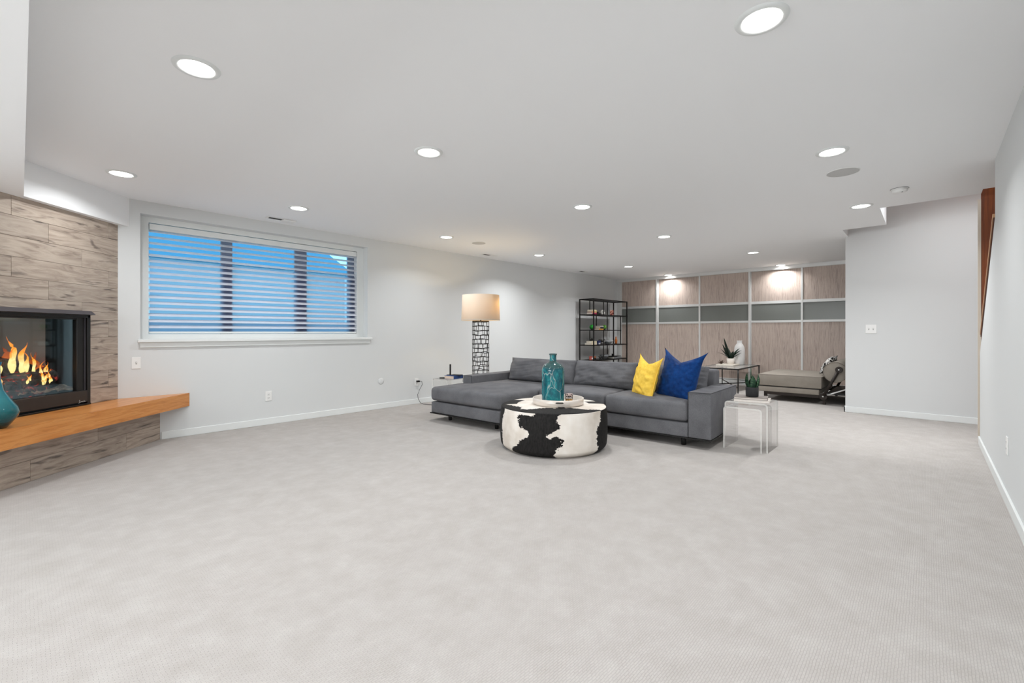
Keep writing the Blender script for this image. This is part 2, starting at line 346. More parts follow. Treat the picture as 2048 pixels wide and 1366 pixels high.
for x, y, lab in [
    (3.15, .60, 'recessed ceiling light nearest the upper left, above the carpet in front of the fireplace'),
    (5.33, 2.13, 'largest recessed ceiling light, at the top right of the photo'),
    (.88, .575, 'recessed ceiling light just in front of the fireplace soffit'),
    (3.14, 2.04, 'recessed ceiling light in the middle column, second from the camera'),
    (5.33, 4.04, 'recessed ceiling light just in front of the large round speaker at right'),
    (.89, 2.02, 'recessed ceiling light above the window, beside the ceiling vent'),
    (3.155, 4.03, 'recessed ceiling light in the middle column, third from the camera'),
    (5.33, 5.99, 'recessed ceiling light beside the ceiling step near the smoke detector'),
    (.90, 4.03, 'recessed ceiling light beside the small round ceiling speaker'),
    (3.15, 6.06, 'recessed ceiling light in the middle column, farthest of the four'),
    (.914, 6.055, 'recessed ceiling light near the long wall, midway between lamp and shelf'),
    (3.70, 8.28, 'recessed ceiling light in the alcove in front of the right closet doors'),
    (1.385, 8.34, 'recessed ceiling light in the alcove in front of the black shelf'),
    (1.40, 10.20, 'recessed ceiling light close against the second closet door'),
    (3.70, 10.20, 'recessed ceiling light close against the fourth closet door')]:
    downlight(x, y, H, lab, (LDW if y > 10 else LDA if y > 5.9 else LDS if (x < 1 and y < 1) else LDL if (x < 1 or y < 1) else LD))
for x, y, lab in ((5.0, -1.3, 'right'),):
    downlight(x, y, ZS, 'added unseen recessed light at the %s of the low ceiling behind the camera' % lab)  # unseen lamp added to brighten the foreground carpet and ceiling
downlight(6.25, 6.68, 3.45, 'recessed light high above the stair opening', LST)
downlight(5.33, .60, H, 'recessed ceiling light directly above the camera')

# ceiling speakers, vents, detector
def speaker(x, y, r, label):
    t = thing('ceiling_speaker', label, 'speaker', (x, y, H), 0, 'flush round ceiling speakers')
    link_obj('grille', lathe(bm_new(), [(r - .004, -.004), (r - .004, 0)], 48), mat('speaker_grille', (196, 196, 195), .9), t)
    link_obj('rim', lathe(bm_new(), [(r - .004, -.005), (r, -.004), (r, 0)], 48, cap0=False, cap1=False), M_PLATE, t, smooth='all')
speaker(5.33, 4.62, .115, 'large flush round speaker grille in the ceiling at right')
speaker(.918, 4.63, .105, 'small flush round speaker grille in the ceiling above the floor lamp')
def vent(x, y, label, box_part):
    t = thing('ceiling_vent', label, 'vent', (x, y, H), 0, 'slot vents along the window wall ceiling')
    bb = bm_new(); bbox(bb, -.05, .05, -.16, .16, -.006, 0); link_obj('plate', bb, M_PLATE, t, bevel=.003)
    for i in range(3): box('slot', -.030 + i*.022, -.016 + i*.022, -.135, .005, -.0075, -.005, M_SHADOWGAP, t)
    if box_part: box('deflector', -.055, .055, .01, .15, -.022, -.006, M_PLATE, t, bevel=.006)
vent(.25, 2.08, 'white slot vent with a raised deflector in the ceiling over the window', True)
vent(.29, 5.47, 'thin slot vent in the ceiling beyond the floor lamp', False)
vent(.29, 8.37, 'farthest thin slot vent, in the ceiling above the black shelf', False)
t = thing('smoke_detector', 'round white smoke detector on the ceiling by the stair opening', 'smoke detector', (5.655, 5.52, H))
link_obj('base', lathe(bm_new(), [(.062, -.008), (.066, -.006), (.066, 0)], 40), M_PLATE, t, smooth='all')
link_obj('gap_ring', lathe(bm_new(), [(.0675, -.003), (.0675, 0)], 40), M_SHADOWGAP, t)
link_obj('cover', lathe(bm_new(), [(.03, -.036), (.05, -.034), (.058, -.026), (.060, -.008)], 40), M_PLATE, t, smooth='all')
link_obj('button', lathe(bm_new(), [(.006, -.038), (.006, -.034)], 12, .02, -.02), M_SHADOWGAP, t)

# ------------------------------------------------------------------ wall plates (local: x across, z up, y = out of the wall)
def plate(name, label, cat, loc, rz, w=.07, h=.115, kind='outlet', group=None):
    t = thing(name, label, cat, loc, rz, group)
    box('cover_plate', -w/2, w/2, 0, .006, -h/2, h/2, M_PLATE, t, bevel=.0025)
    if kind == 'switch':
        for i in range(max(1, round(w/.07) if w > .1 else 1)):
            cx = 0 if w < .1 else (-.024 + i*.048)
            ts = box('toggle_slot', cx - .006, cx + .006, .0055, .0066, -.013, .013, mat('plate_shade', (170, 170, 168), .5), t)
            box('toggle', cx - .0035, cx + .0035, .006, .016, -.002, .010, M_PLATE, ts, bevel=.001)
    elif kind == 'outlet':
        for zc in (-.021, .021):
            sf = box('socket_face', -.016, .016, .0055, .0078, zc - .014, zc + .014, M_PLATE, t, bevel=.001)
            for dx in (-.006, .006): box('socket_slot', dx - .0012, dx + .0012, .0076, .0082, zc - .002, zc + .007, M_SHADOWGAP, sf)
            box('socket_hole', -.002, .002, .0076, .0082, zc - .009, zc - .005, M_SHADOWGAP, sf)
    return t
plate('light_switch', 'white toggle switch between the fireplace and the window', 'switch', (0, .79, .802), R(-90), .072, .118, 'switch')
plate('wall_outlet', 'white wall outlet below the window', 'outlet', (0, 2.027, .342), R(-90), .074, .116)
plate('wall_outlet', 'white wall outlet with a black plug in it, near the sofa', 'outlet', (0, 4.17, .336), R(-90), .072, .116)
plate('light_switch', 'white double switch plate on the short wall at right', 'switch', (5.281, PY, 1.154), R(180), .118, .118, 'switch')
plate('wall_outlet', 'white wall outlet low on the right wall', 'outlet', (XR, 4.33, .377), R(90), .072, .116)
t = thing('blank_cover', 'round white blank cover on the wall below the window corner', 'wall cover', (0, 3.55, .40))
o = link_obj('disc', lathe(bm_new(), [(.044, 0), (.046, .004), (.040, .007), (.001, .008)], 36), M_WALL, t, smooth='all'); o.rotation_euler = (0, R(90), 0)
t = thing('plug_cord', 'black plug and thin cord hanging from the wall outlet', 'cord', (0, 4.17, .35))
box('plug', .008, .05, -.012, .03, -.014, .012, M_BLACK, t, bevel=.004)
link_obj('cable', tube(bm_new(), [(.05, .02, 0), (.07, .05, -.005), (.075, .055, -.05), (.06, .02, -.12), (.06, -.02, -.20), (.07, -.02, -.26), (.10, .0, -.325), (.14, .03, -.345), (.24, .06, -.345), (.5, .12, -.345)], .0035, 8), M_BLACK, t, smooth='all')

# ------------------------------------------------------------------ hearth bench, fireplace
BK = (1.2352 - FK) * SQ
t = thing('hearth_bench', 'long orange-brown wooden bench running under the fireplace', 'bench', (fpt(.8, 0)[0], fpt(.8, 0)[1], .318), FROT)
prf = [(-BK - .8 + .002, BK), (-.8 + .002, .004), (SEND - .7, .004), (SEND - .7, BK)]
link_obj('slab', prism(bm_new(), prf, 0.001, .140), M_BENCH, t)

fp = thing('fireplace', 'black gas fireplace insert with glass front and burning logs', 'fireplace', (fpt(0, 0)[0], fpt(0, 0)[1], 0), FROT)
M_FBOX = mat('firebox_steel', (28, 44, 54), .6); M_FRAME = mat('fireplace_black', (30, 29, 28), .35, .2, spec=.5)
M_HOOD = mat('hood_grey', (88, 86, 92), .35, .6)
FI0, FI1 = FS0 + .004, FS1 - .004
b = bm_new()
bbox(b, FI0, FI1, -.62, -.60, FZ0 + .012, FZ1 - .012); bbox(b, FI0, FI0 + .012, -.60, 0, FZ0 + .012, FZ1 - .012); bbox(b, FI1 - .012, FI1, -.60, 0, FZ0 + .012, FZ1 - .012); bbox(b, FI0, FI1, -.60, 0, FZ1 - .024, FZ1 - .012); bbox(b, FI0, FI1, -.60, 0, FZ0 + .004, FZ0 + .03)
link_obj('firebox', b, M_FBOX, fp)
GS0, GS1, GZ0f, GZ1f = FS0 + .115, FS1 - .115, .592, 1.222
b = bm_new(); bbox(b, FI0, FI0 + .03, -.02, .032, FZ0 + .015, FZ1 - .03); bbox(b, FI1 - .03, FI1, -.02, .032, FZ0 + .015, FZ1 - .03); bbox(b, FI0, FI1, -.02, .032, FZ1 - .06, FZ1 - .01)
link_obj('surround', b, M_FRAME, fp, bevel=.003)
b = bm_new(); bbox(b, FI0 + .03, GS0, -.03, .012, GZ0f - .02, FZ1 - .04); bbox(b, GS1, FI1 - .03, -.03, .012, GZ0f - .02, FZ1 - .04); bbox(b, GS0, GS1, -.03, .012, GZ1f, FZ1 - .04)
link_obj('glass_frame', b, M_FRAME, fp, bevel=.004)
for x_ in (FI0 + .036, FI1 - .046): box('frame_bead', x_, x_ + .010, .01, .02, GZ0f, FZ1 - .05, M_HOOD, fp)
b = bm_new(); vs = [(.034, FZ1 - .036), (.072, FZ1 - .032), (.030, FZ1 + .002), (.0, FZ1 + .002), (.0, FZ1 - .036)]
a = [b.verts.new((FI0 - .008, y, z)) for y, z in vs]; c = [b.verts.new((FI1 + .008, y, z)) for y, z in vs]; b.faces.new(a[::-1]); b.faces.new(c)
for i in range(5): b.faces.new((a[i], a[(i+1) % 5], c[(i+1) % 5], c[i]))
link_obj('hood', b, M_HOOD, fp)
box('lower_panel', FI0 + .006, FI1 - .006, -.02, .030, FZ0 + .030, GZ0f - .002, mat('panel_brown_black', (48, 43, 40), .5), fp, bevel=.003)
box('base_rail', FI0, FI1, -.02, .036, FZ0 + .002, FZ0 + .016, M_FRAME, fp, bevel=.002)
box('vent_tag', 1.02, 1.10, -.40, -.395, 1.15, 1.20, mat('tag_grey', (150, 150, 148), .6), fp)
# small script badge
pts = [(.0, .012), (.006, .020), (.011, .015), (.004, .009), (.010, .003), (.002, .0), (-.006, -.002), (.012, .001), (.016, .008), (.019, .003), (.024, .009), (.026, .002), (.031, .009), (.034, .002), (.038, .009), (.042, .003), (.046, .004), (.050, .014), (.048, .003), (.054, .003), (.058, .010), (.056, .003), (.064, .004)]
link_obj('badge', tube(bm_new(), [(FI0 + .115 - x, .0312, .488 + z*1.2) for x, z in pts], .0013, 5), mat('badge_silver', (190, 188, 184), .4, .5), fp)
m = mat('fire_glass', (255, 255, 255), .02); k = NT(m); tr = k.add('ShaderNodeBsdfTransparent'); tr.inputs[0].default_value = (.86, .89, .90, 1); gl = k.add('ShaderNodeBsdfGlossy'); gl.inputs['Roughness'].default_value = .03; gl.inputs['Color'].default_value = (.55, .78, .9, 1); ms = k.add('ShaderNodeMixShader'); ms.inputs[0].default_value = .10
k.link(tr.outputs[0], ms.inputs[1]); k.link(gl.outputs[0], ms.inputs[2]); k.link(ms.outputs[0], k.out.inputs[0])
box('glass', GS0 - .01, GS1 + .01, -.012, -.008, GZ0f - .01, GZ1f + .01, m, fp)
# logs with embers
m = mat('log_bark', (40, 36, 34), .95); k = NT(m); v = k.coords((1, 1, 1)); f = k.noise(v, 14, 6, .7, .8); g = k.noise(v, 20, 6, .7, .8)
k.link(k.ramp(f, [(.35, lin((22, 19, 18))), (.55, lin((62, 57, 52))), (.72, lin((120, 112, 102)))]), k.b.inputs['Base Color']); k.bump(f, .8, .02)
tcn = k.add('ShaderNodeTexCoord'); sep = k.add('ShaderNodeSeparateXYZ'); k.link(tcn.outputs['Normal'], sep.inputs[0])
em = k.ramp(g, [(.55, (0, 0, 0, 1)), (.63, lin((190, 40, 24))), (.72, lin((255, 110, 60)))]); k.link(em, k.b.inputs['Emission Color']); k.b.inputs['Emission Strength'].default_value = .9
M_LOG = m
m = mat('ember_bed', (70, 56, 46), .95); k = NT(m); v = k.coords(); f = k.noise(v, 26, 5, .75); g = k.noise(v, 16, 6, .7)
k.link(k.ramp(f, [(.35, lin((60, 48, 40))), (.55, lin((140, 118, 98))), (.75, lin((186, 164, 140)))]), k.b.inputs['Base Color']); k.bump(f, 1.0, .02)
k.link(k.ramp(g, [(.58, (0, 0, 0, 1)), (.70, lin((230, 70, 50)))]), k.b.inputs['Emission Color']); k.b.inputs['Emission Strength'].default_value = .5
M_EMBER = m
def rough_tube(pts, rad, seg=14, amp=.25, seed=0, sub=7):
    P = []; RR = []
    for i in range(len(pts) - 1):
        for j in range(sub):
            u = j/sub; P.append(Vector(pts[i]).lerp(Vector(pts[i+1]), u)); RR.append(rad[i]*(1-u) + rad[i+1]*u)
    P.append(Vector(pts[-1])); RR.append(rad[-1])
    b = tube(bm_new(), P, RR, seg)
    for vv in b.verts:
        n_ = noise.noise(vv.co*16 + Vector((seed, seed, 0)))
        ax = min(P, key=lambda q: (q - vv.co).length); vv.co = ax + (vv.co - ax)*(1 + amp*n_*1.6)
    return b
for i, (pp, rr) in enumerate([([(.62, -.22, .70), (.80, -.20, .685), (1.22, -.18, .64)], [.058, .066, .070]), ([(.66, -.36, .74), (1.0, -.36, .78), (1.30, -.34, .76)], [.05, .06, .055]),
        ([(.72, -.16, .625), (1.0, -.12, .615), (1.3, -.10, .61)], [.03, .035, .035]), ([(.86, -.30, .80), (1.08, -.26, .83), (1.25, -.30, .86)], [.04, .045, .04]), ([(.60, -.25, .74), (.70, -.28, .70)], [.035, .05])]):
    pp = [(x - .115, y + .05, .60 + (z - .60)*1.25) for x, y, z in pp]; rr = [q_*1.2 for q_ in rr]
    link_obj('log', rough_tube(pp, rr, seed=i*7.3), M_LOG, fp, smooth='all')
b = bm_new(); nx, ny = 50, 24; grid = []
for i in range(nx + 1):
    row = []
    for j in range(ny + 1):
        x = GS0 - .05 + (GS1 - GS0 + .1)*i/nx; y = -.55 + .53*j/ny
        row.append(b.verts.new((x, y, .59 + .035*math.exp(-((y+.10)/.09)**2) + .036*max(0, noise.noise(Vector((x*14, y*14, 1)))) + .02*noise.noise(Vector((x*40, y*40, 2))) + .05*math.exp(-((x-1.0)/.35)**2 - ((y+.25)/.2)**2))))
    grid.append(row)
for i in range(nx):
    for j in range(ny): b.faces.new((grid[i][j], grid[i+1][j], grid[i+1][j+1], grid[i][j+1]))
link_obj('ember_bed', b, M_EMBER, fp, smooth='all')
# flames: solid tapering tongues that give off light
def flame_mat(name, stops, strength):
    m = mat(name, (0, 0, 0), 1.0, spec=0); k = NT(m); tc = k.add('ShaderNodeTexCoord'); sp = k.add('ShaderNodeSeparateXYZ'); k.link(tc.outputs['Generated'], sp.inputs[0])
    nz = k.noise(tc.outputs['Object'], 18, 3, .6, .8); ad = k.add('ShaderNodeMath', operation='MULTIPLY_ADD'); ad.inputs[1].default_value = .45; k.link(nz, ad.inputs[0]); k.link(sp.outputs['Z'], ad.inputs[2])
    sb = k.add('ShaderNodeMath', operation='SUBTRACT'); sb.inputs[1].default_value = .22; k.link(ad.outputs[0], sb.inputs[0])
    col = k.ramp(sb.outputs[0], stops); emn = k.add('ShaderNodeEmission'); emn.inputs['Strength'].default_value = strength; k.link(col, emn.inputs[0])
    tr = k.add('ShaderNodeBsdfTransparent'); lw = k.add('ShaderNodeLayerWeight'); lw.inputs[0].default_value = .35
    mxn = k.add('ShaderNodeMixShader'); k.link(k.ramp(lw.outputs['Facing'], [(.25, (.1, .1, .1, 1)), (.95, (1, 1, 1, 1))]), mxn.inputs[0]); k.link(emn.outputs[0], mxn.inputs[1]); k.link(tr.outputs[0], mxn.inputs[2]); k.link(mxn.outputs[0], k.out.inputs[0]); return m
M_FLAME = flame_mat('flame', [(0, lin((255, 214, 130))), (.35, lin((255, 226, 150))), (.65, lin((255, 160, 50))), (1, lin((214, 84, 20)))], 1.5)
M_FLAMEO = flame_mat('flame_orange', [(0, lin((255, 150, 50))), (.5, lin((230, 110, 40))), (1, lin((150, 60, 24)))], .8)
def flame(x, y, z, h, r, lean, seed, m):
    x -= .115; y += .05; z = .60 + (z - .60)*1.25; h *= 1.2; r *= 1.2
    pts, rad = [], []; n_ = 12
    for i in range(n_ + 1):
        u = i/n_; pts.append((x + lean*u*u + .020*math.sin(u*8 + seed)*u*(h/.2), y + .01*math.sin(u*5 + seed), z + h*u)); rad.append(max(.0010, r*(math.sin(math.pi*min(1, u*.86 + .14))**1.2)*(1 - .6*u)*(1 + .25*math.sin(u*11 + seed*2))))
    b = tube(bm_new(), pts, rad, 10)
    for vv in b.verts: vv.co.y = y + (vv.co.y - y)*.5
    link_obj('flame', b, m, fp, smooth='all')
random.seed(11)
FL = [(.945, -.20, .75, .24, .030, .01), (.96, -.19, .75, .17, .022, -.02), (.868, -.20, .74, .21, .028, -.012), (.85, -.18, .74, .15, .020, .02), (.80, -.18, .73, .15, .016, .0), (.76, -.16, .70, .12, .013, -.02), (.70, -.18, .70, .11, .012, -.01), (.675, -.19, .71, .085, .009, .005), (.645, -.18, .71, .05, .007, 0), (1.015, -.22, .75, .12, .018, .02), (1.06, -.20, .74, .15, .022, .02), (1.14, -.2, .73, .14, .024, -.02), (1.2, -.2, .73, .12, .024, .02)]
for q_ in range(20): FL.append((random.uniform(.68, 1.12), random.uniform(-.14, -.11), random.uniform(.655, .69), random.uniform(.025, .075), random.uniform(.007, .015), random.uniform(-.015, .015)))
for i, (x, y, z, h, r, le) in enumerate(FL): flame(x, y, z, h, r, le, i*1.7, M_FLAME)
for i, (x, y, z, h, r, le) in enumerate([(.585, -.34, .62, .26, .04, .015), (.61, -.36, .66, .22, .04, .01), (.90, -.3, .76, .16, .06, .0), (1.05, -.3, .74, .14, .05, 0)]): flame(x, y, z, h, r, le, i*2.3 + 1, M_FLAMEO)
fl = bpy.data.lights.new('fire_glow', 'POINT'); fl.energy = .7; fl.color = (1, .55, .25); fl.shadow_soft_size = .1
o = bpy.data.objects.new('fire_glow', fl); COL.objects.link(o); o.parent = fp; o.location = (.80, -.04, .80)

# teal vase on the bench
m = mat('teal_glass', (20, 110, 120), .06, trans=.35, spec=.7); M_TEALG = m; k = NT(m); tc = k.add('ShaderNodeTexCoord'); sp = k.add('ShaderNodeSeparateXYZ'); k.link(tc.outputs['Generated'], sp.inputs[0])
k.link(k.ramp(sp.outputs['Z'], [(.0, lin((4, 34, 44))), (.2, lin((14, 96, 100))), (.45, lin((60, 150, 160))), (1, lin((34, 110, 150)))]), k.b.inputs['Base Color'])
t = thing('teal_vase', 'teal glass vase with a narrow neck on the hearth bench', 'vase', (1.205, -.115, .459))
link_obj('body', lathe(bm_new(), [(.055, 0), (.075, .025), (.108, .075), (.118, .105), (.108, .14), (.07, .20), (.04, .26), (.027, .34), (.025, .42), (.034, .45)], 48), M_TEALG, t, smooth='all')

# ------------------------------------------------------------------ sofa (local frame turned 2.5 degrees)
SA = R(2.5)
so = thing('sectional_sofa', 'dark grey fabric sectional sofa with a chaise at its left end', 'sofa', (0, 0, 0), SA)
UL, UR, VF, VC, VB = 1.345, 4.545, 4.171, 3.483, 5.12
UCH = 2.53; ZB, ZC0, ZC1, ZA = .09, .243, .43, .538
def cushion(name, u0, u1, v0, v1, z0, z1, crown=.018, r=.045, parent=so, m=M_SOFA, seed=0, n=18, wr=.004):
    """seat cushion: soft rounded block with a gently crowned top"""
    b = bmesh.new(); bbox(b, u0, u1, v0, v1, z0, z1)
    bmesh.ops.bevel(b, geom=list(b.edges), offset=r, segments=4, profile=.5, affect='EDGES')
    nx = max(2, int((u1-u0)/.07)); ny = max(2, int((v1-v0)/.07))
    for i in range(1, nx): bmesh.ops.bisect_plane(b, geom=list(b.verts)+list(b.edges)+list(b.faces), plane_co=(u0+(u1-u0)*i/nx, 0, 0), plane_no=(1, 0, 0))
    for i in range(1, ny): bmesh.ops.bisect_plane(b, geom=list(b.verts)+list(b.edges)+list(b.faces), plane_co=(0, v0+(v1-v0)*i/ny, 0), plane_no=(0, 1, 0))
    cx, cy = (u0+u1)/2, (v0+v1)/2
    for vv in b.verts:
        p, q = (vv.co.x-cx)/((u1-u0)/2), (vv.co.y-cy)/((v1-v0)/2)
        if vv.co.z > (z0+z1)/2: vv.co.z += crown*(1-p*p)*(1-q*q) + wr*noise.noise(Vector((vv.co.x*5, vv.co.y*5, seed)))
        vv.co.y -= .008*(1-p*p) if q < -.9 else 0
    return link_obj(name, b, m, parent, smooth='all')
# base
b = bm_new(); prism(b, [(UL + .012, VC), (UCH - .02, VC), (UCH - .02, VF), (UR - .21, VF), (UR - .21, VB), (UL + .012, VB)], ZB + .006, ZC0 - .012); link_obj('base', b, M_SOFA, so, bevel=.01, smooth='all')
b = bm_new(); prism(b, [(UL, VC - .012), (UCH, VC - .012), (UCH, VF - .008), (UR, VF - .008), (UR, VB), (UL, VB)], ZB - .006, ZB + .006); link_obj('base_plate', b, M_BLACK, so)
b = bm_new(); bbox(b, UR - .213, UR, VF, VB - .05, ZB + .006, ZA); link_obj('arm', b, M_SOFA, so, bevel=.012, bseg=3, smooth='all')
b = bm_new(); bbox(b, 1.392, 1.562, 4.0, VB - .02, ZC0, .530); link_obj('arm', b, M_SOFA, so, bevel=.012, bseg=3, smooth='all')
for pts in ([(UR - .211, VF - .001, ZB + .02), (UR - .211, VF - .001, ZA - .004), (UR - .004, VF - .001, ZA - .002)], [(UR - .003, VF + .002, ZA - .003), (UR - .003, VB - .06, ZA - .003)], [(1.393, 4.0, .44), (1.395, 4.0, .528), (1.560, 4.0, .528), (1.561, 4.0, .44)]):
    link_obj('piping', tube(bm_new(), pts, .0035, 6), M_SOFAPIPE, so)
b = bm_new(); bbox(b, 1.562, 4.362, 4.93, VB, ZC0, .70); link_obj('back_frame', b, M_SOFA, so, bevel=.03, bseg=4, smooth='all')
cushion('seat_cushion', UL - .008, UCH, VC - .008, 4.93, ZC0, ZC1 - .012, .02, .05, seed=1)
cushion('seat_cushion', UCH + .004, 3.43, VF - .006, 4.93, ZC0, ZC1, .022, .04, seed=2)
cushion('seat_cushion', 3.436, UR - .217, VF - .006, 4.93, ZC0, ZC1, .022, .04, seed=3)
for u, v in ((1.56, 3.62), (2.35, 3.62), (4.26, 4.26), (4.26, 4.98), (1.56, 4.98), (2.95, 4.98)):
    link_obj('leg', lathe(bm_new(), [(.021, 0), (.026, ZB)], 20, u, v), M_BLACKM, so, smooth='all')
def pillow(w_, h_, t_, seed=0, pinch=.05, ear=.03, wr=.012, n=30, power=.42, fold=9, chop=0.0):
    """a stuffed pillow standing on its lower edge: x across, z up, y thickness (front is -y)"""
    b = bmesh.new(); front, back = [], []
    for i in range(n + 1):
        fr_, bk_ = [], []
        for j in range(n + 1):
            p, q = -1 + 2*i/n, -1 + 2*j/n
            x = p*(w_/2)*(1 - pinch*(1 - q*q)*abs(p)) ; z = q*(h_/2)*(1 - pinch*(1 - p*p)*abs(q))
            e = (abs(p)*abs(q))**6; x += ear*e*(1 if p > 0 else -1); z += ear*e*(1 if q > 0 else -1)
            if q > 0: z -= chop*(1 - abs(p))**1.15*q**2.2
            th = t_/2*(max(0, (1 - p*p)*(1 - q*q)))**power
            g = wr*noise.noise(Vector((p*3 + seed, q*fold*.4 + p*2, seed)))*min(1, th/(t_*.15) if t_ else 0)
            edge = i in (0, n) or j in (0, n)
            vf = b.verts.new((x, -th - (0 if edge else g + .4*wr*noise.noise(Vector((p*2.5+q*2+seed, q*8-p*4, 3)))), z))
            fr_.append(vf); bk_.append(vf if edge else b.verts.new((x, th + g*.5, z)))
        front.append(fr_); back.append(bk_)
    for i in range(n):
        for j in range(n):
            b.faces.new((front[i][j], front[i+1][j], front[i+1][j+1], front[i][j+1]))
            qd = (back[i][j], back[i][j+1], back[i+1][j+1], back[i+1][j])
            try: b.faces.new(qd)
            except ValueError: pass
    return b
def back_cushion(u0, u1, zlo, zhi, v, lean, seed):
    o = link_obj('back_cushion', pillow(u1 - u0, zhi - zlo, .25, seed, .03, .0, .026, 28, .34, 5), M_SOFA, so, smooth='all')
    o.location = ((u0+u1)/2, v, (zlo+zhi)/2); o.rotation_euler = (R(-lean), 0, 0)
back_cushion(1.575, 2.72, .415, .748, 4.78, 16, 1.0)
back_cushion(2.69, 3.56, .42, .755, 4.76, 15, 2.0)
back_cushion(3.53, 4.345, .42, .745, 4.77, 14, 3.0)

def throw(name, label, u, v, zc, w_, h_, t_, rz, lean, roll, m, seed, pinch, ear, flange=None, chop=.0):
    t = thing(name, label, 'pillow', (u*math.cos(SA) - v*math.sin(SA), u*math.sin(SA) + v*math.cos(SA), zc), 0)
    t.rotation_euler = (Matrix.Rotation(SA + rz, 3, 'Z') @ Matrix.Rotation(-lean, 3, 'X') @ Matrix.Rotation(roll, 3, 'Y')).to_euler()
    cv = link_obj('cover', pillow(w_, h_, t_, seed, pinch, ear, .013, 40, .5, 12, chop), m, t, smooth='all')
    if flange:   # flat stitched border along the sides
        n_ = 24
        for sx in (-1, 1):
            pr = None; b = bm_new()
            for j in range(n_ + 1):
                q = -1 + 2*j/n_; x = sx*(w_/2)*(1 - pinch*(1 - q*q)) + sx*ear*abs(q)**6; z = q*h_/2 + ear*(abs(q)**6)*(1 if q > 0 else -1)
                w2 = flange*(1 + .25*noise.noise(Vector((q*6, sx, seed)))); cur = (b.verts.new((x - sx*.004, -.002, z)), b.verts.new((x + sx*w2, -.002, z*1.01)), b.verts.new((x + sx*w2, .002, z*1.01)), b.verts.new((x - sx*.004, .002, z)))
                if pr:
                    for a_, c_ in ((0, 1), (1, 2), (2, 3), (3, 0)): b.faces.new((pr[a_], pr[c_], cur[c_], cur[a_]))
                pr = cur
            link_obj('flange', b, m, cv, smooth='all')
    return t
throw('throw_pillow', 'mustard yellow throw pillow leaning beside the blue pillow', 3.785, 4.45, .610, .40, .44, .17, R(-36), R(14), R(3), M_YEL, 4.0, .06, .03, .012, .06)
throw('throw_pillow', 'royal blue velvet throw pillow by the right sofa arm', 4.135, 4.49, .648, .455, .50, .20, R(-16), R(16), R(4), M_BLUE, 9.0, .06, .04, None, .10)

# ------------------------------------------------------------------ cowhide ottoman
OC = Vector((3.137, 3.55)); OR_, OH = .523, .412
t = thing('cowhide_ottoman', 'round ottoman covered in black and white cowhide', 'ottoman', (OC.x, OC.y, 0))
to_cam = math.atan2(-OC.y, 5.85 - OC.x)
def inpoly(x, y, P):
    c = False; j = len(P) - 1
    for i in range(len(P)):
        if (P[i][1] > y) != (P[j][1] > y) and x < (P[j][0]-P[i][0])*(y-P[i][1])/(P[j][1]-P[i][1]) + P[i][0]: c = not c
        j = i
    return c
PU = [(-18, 1.1), (10.5, 1.1), (4, .93), (3, .85), (5, .8), (4, .68), (-3, .6), (-10, .53), (-23, .53), (-26, .6), (-29, .65), (-34, .68), (-37, .8), (-38, .87), (-36, .93), (-30, .96), (-20, .95)]
PL = [(-23, .54), (-10, .54), (-6, .45), (-1, .5), (4, .5), (8, .46), (7, .33), (3, .25), (3, .15), (2, .08), (4, -.1), (-44, -.1), (-47, .08), (-44, .18), (-37, .22), (-35, .32), (-32, .4), (-28, .45)]
PRT = [(58, 1.1), (56, .9), (55, .78), (51, .65), (47, .52), (48, .35), (50, .2), (49, .08), (50, -.1), (112, -.1), (118, .5), (105, 1.1)]
PLT = [(-62, 1.1), (-64, .9), (-67, .6), (-68, .3), (-64, .0), (-63, -.1), (-115, -.1), (-108, .5), (-118, 1.1)]
PBK = [(150, 1.1), (140, .6), (155, .1), (205, .0), (220, .5), (190, 1.1)]
def hide_side(ph, hh, p3):
    jx = 5*noise.noise(p3*9) + 3*noise.noise(p3*30) + 3*noise.noise(p3*75) + 2.5*noise.noise(p3*160); jy = .035*noise.noise(p3*9 + Vector((5, 0, 0))) + .025*noise.noise(p3*34 + Vector((3, 3, 0)))
    x, y = ph + jx*.7, hh + jy
    return any(inpoly(x, y, P) for P in (PU, PL, PRT, PLT)) or inpoly(x % 360, y, PBK)
def hide_top(ph, rr, p3):
    if ph < -85 or ph > 58:
        return rr > .7 and (100 < ph < 120 or -125 < ph < -85)
    edge = [(-85, .93), (-70, .80), (-55, .74), (-45, .86), (-35, .80), (-22, .58), (0, .5), (20, .5), (35, .58), (46, .80), (58, 1.02)]
    for (a1, r1), (a2, r2) in zip(edge, edge[1:]):
        if a1 <= ph <= a2: e = r1 + (r2-r1)*(ph-a1)/(a2-a1); break
    return rr + .05*noise.noise(p3*14) + .03*noise.noise(p3*45) > e
prof = [(.0, OH), ] ; prof = []
for rr in [i/26 for i in range(1, 26)]: prof.append((OR_*.955*rr, OH - .012*rr*rr, 'top', rr))
for i in range(7):
    a = math.pi/2*i/6; prof.append((OR_*.955 + .012*math.sin(a), OH - .013 - .012*(1 - math.cos(a)), 'top' if i < 4 else 'side', 1.0))
NZ = 100
for i in range(1, NZ + 1):
    u = i/NZ; z = (OH - .026)*(1 - u); bul = math.sin(math.pi*min(1, max(0, u*.94 + .06)))**.6
    prof.append((OR_*.962 + .020*bul - .05*max(0, (u - .86)/.14)**2, z, 'side', 1.0))
SEG = 420; me_v, me_f, col = [(0, 0, OH)], [], [0.0]
for r_, z, kd, rr in prof:
    for s_ in range(SEG):
        a = 2*math.pi*s_/SEG; p3 = Vector((r_*math.cos(a), r_*math.sin(a), z)); me_v.append(tuple(p3))
        ph = math.degrees(a - to_cam); ph = (ph + 180) % 360 - 180
        d = hide_top(ph, rr, p3) if kd == 'top' else hide_side(ph, z/(OH - .02), p3)
        col.append(1.0 if d else 0.0)
for s_ in range(SEG): me_f.append((0, 1 + s_, 1 + (s_+1) % SEG))
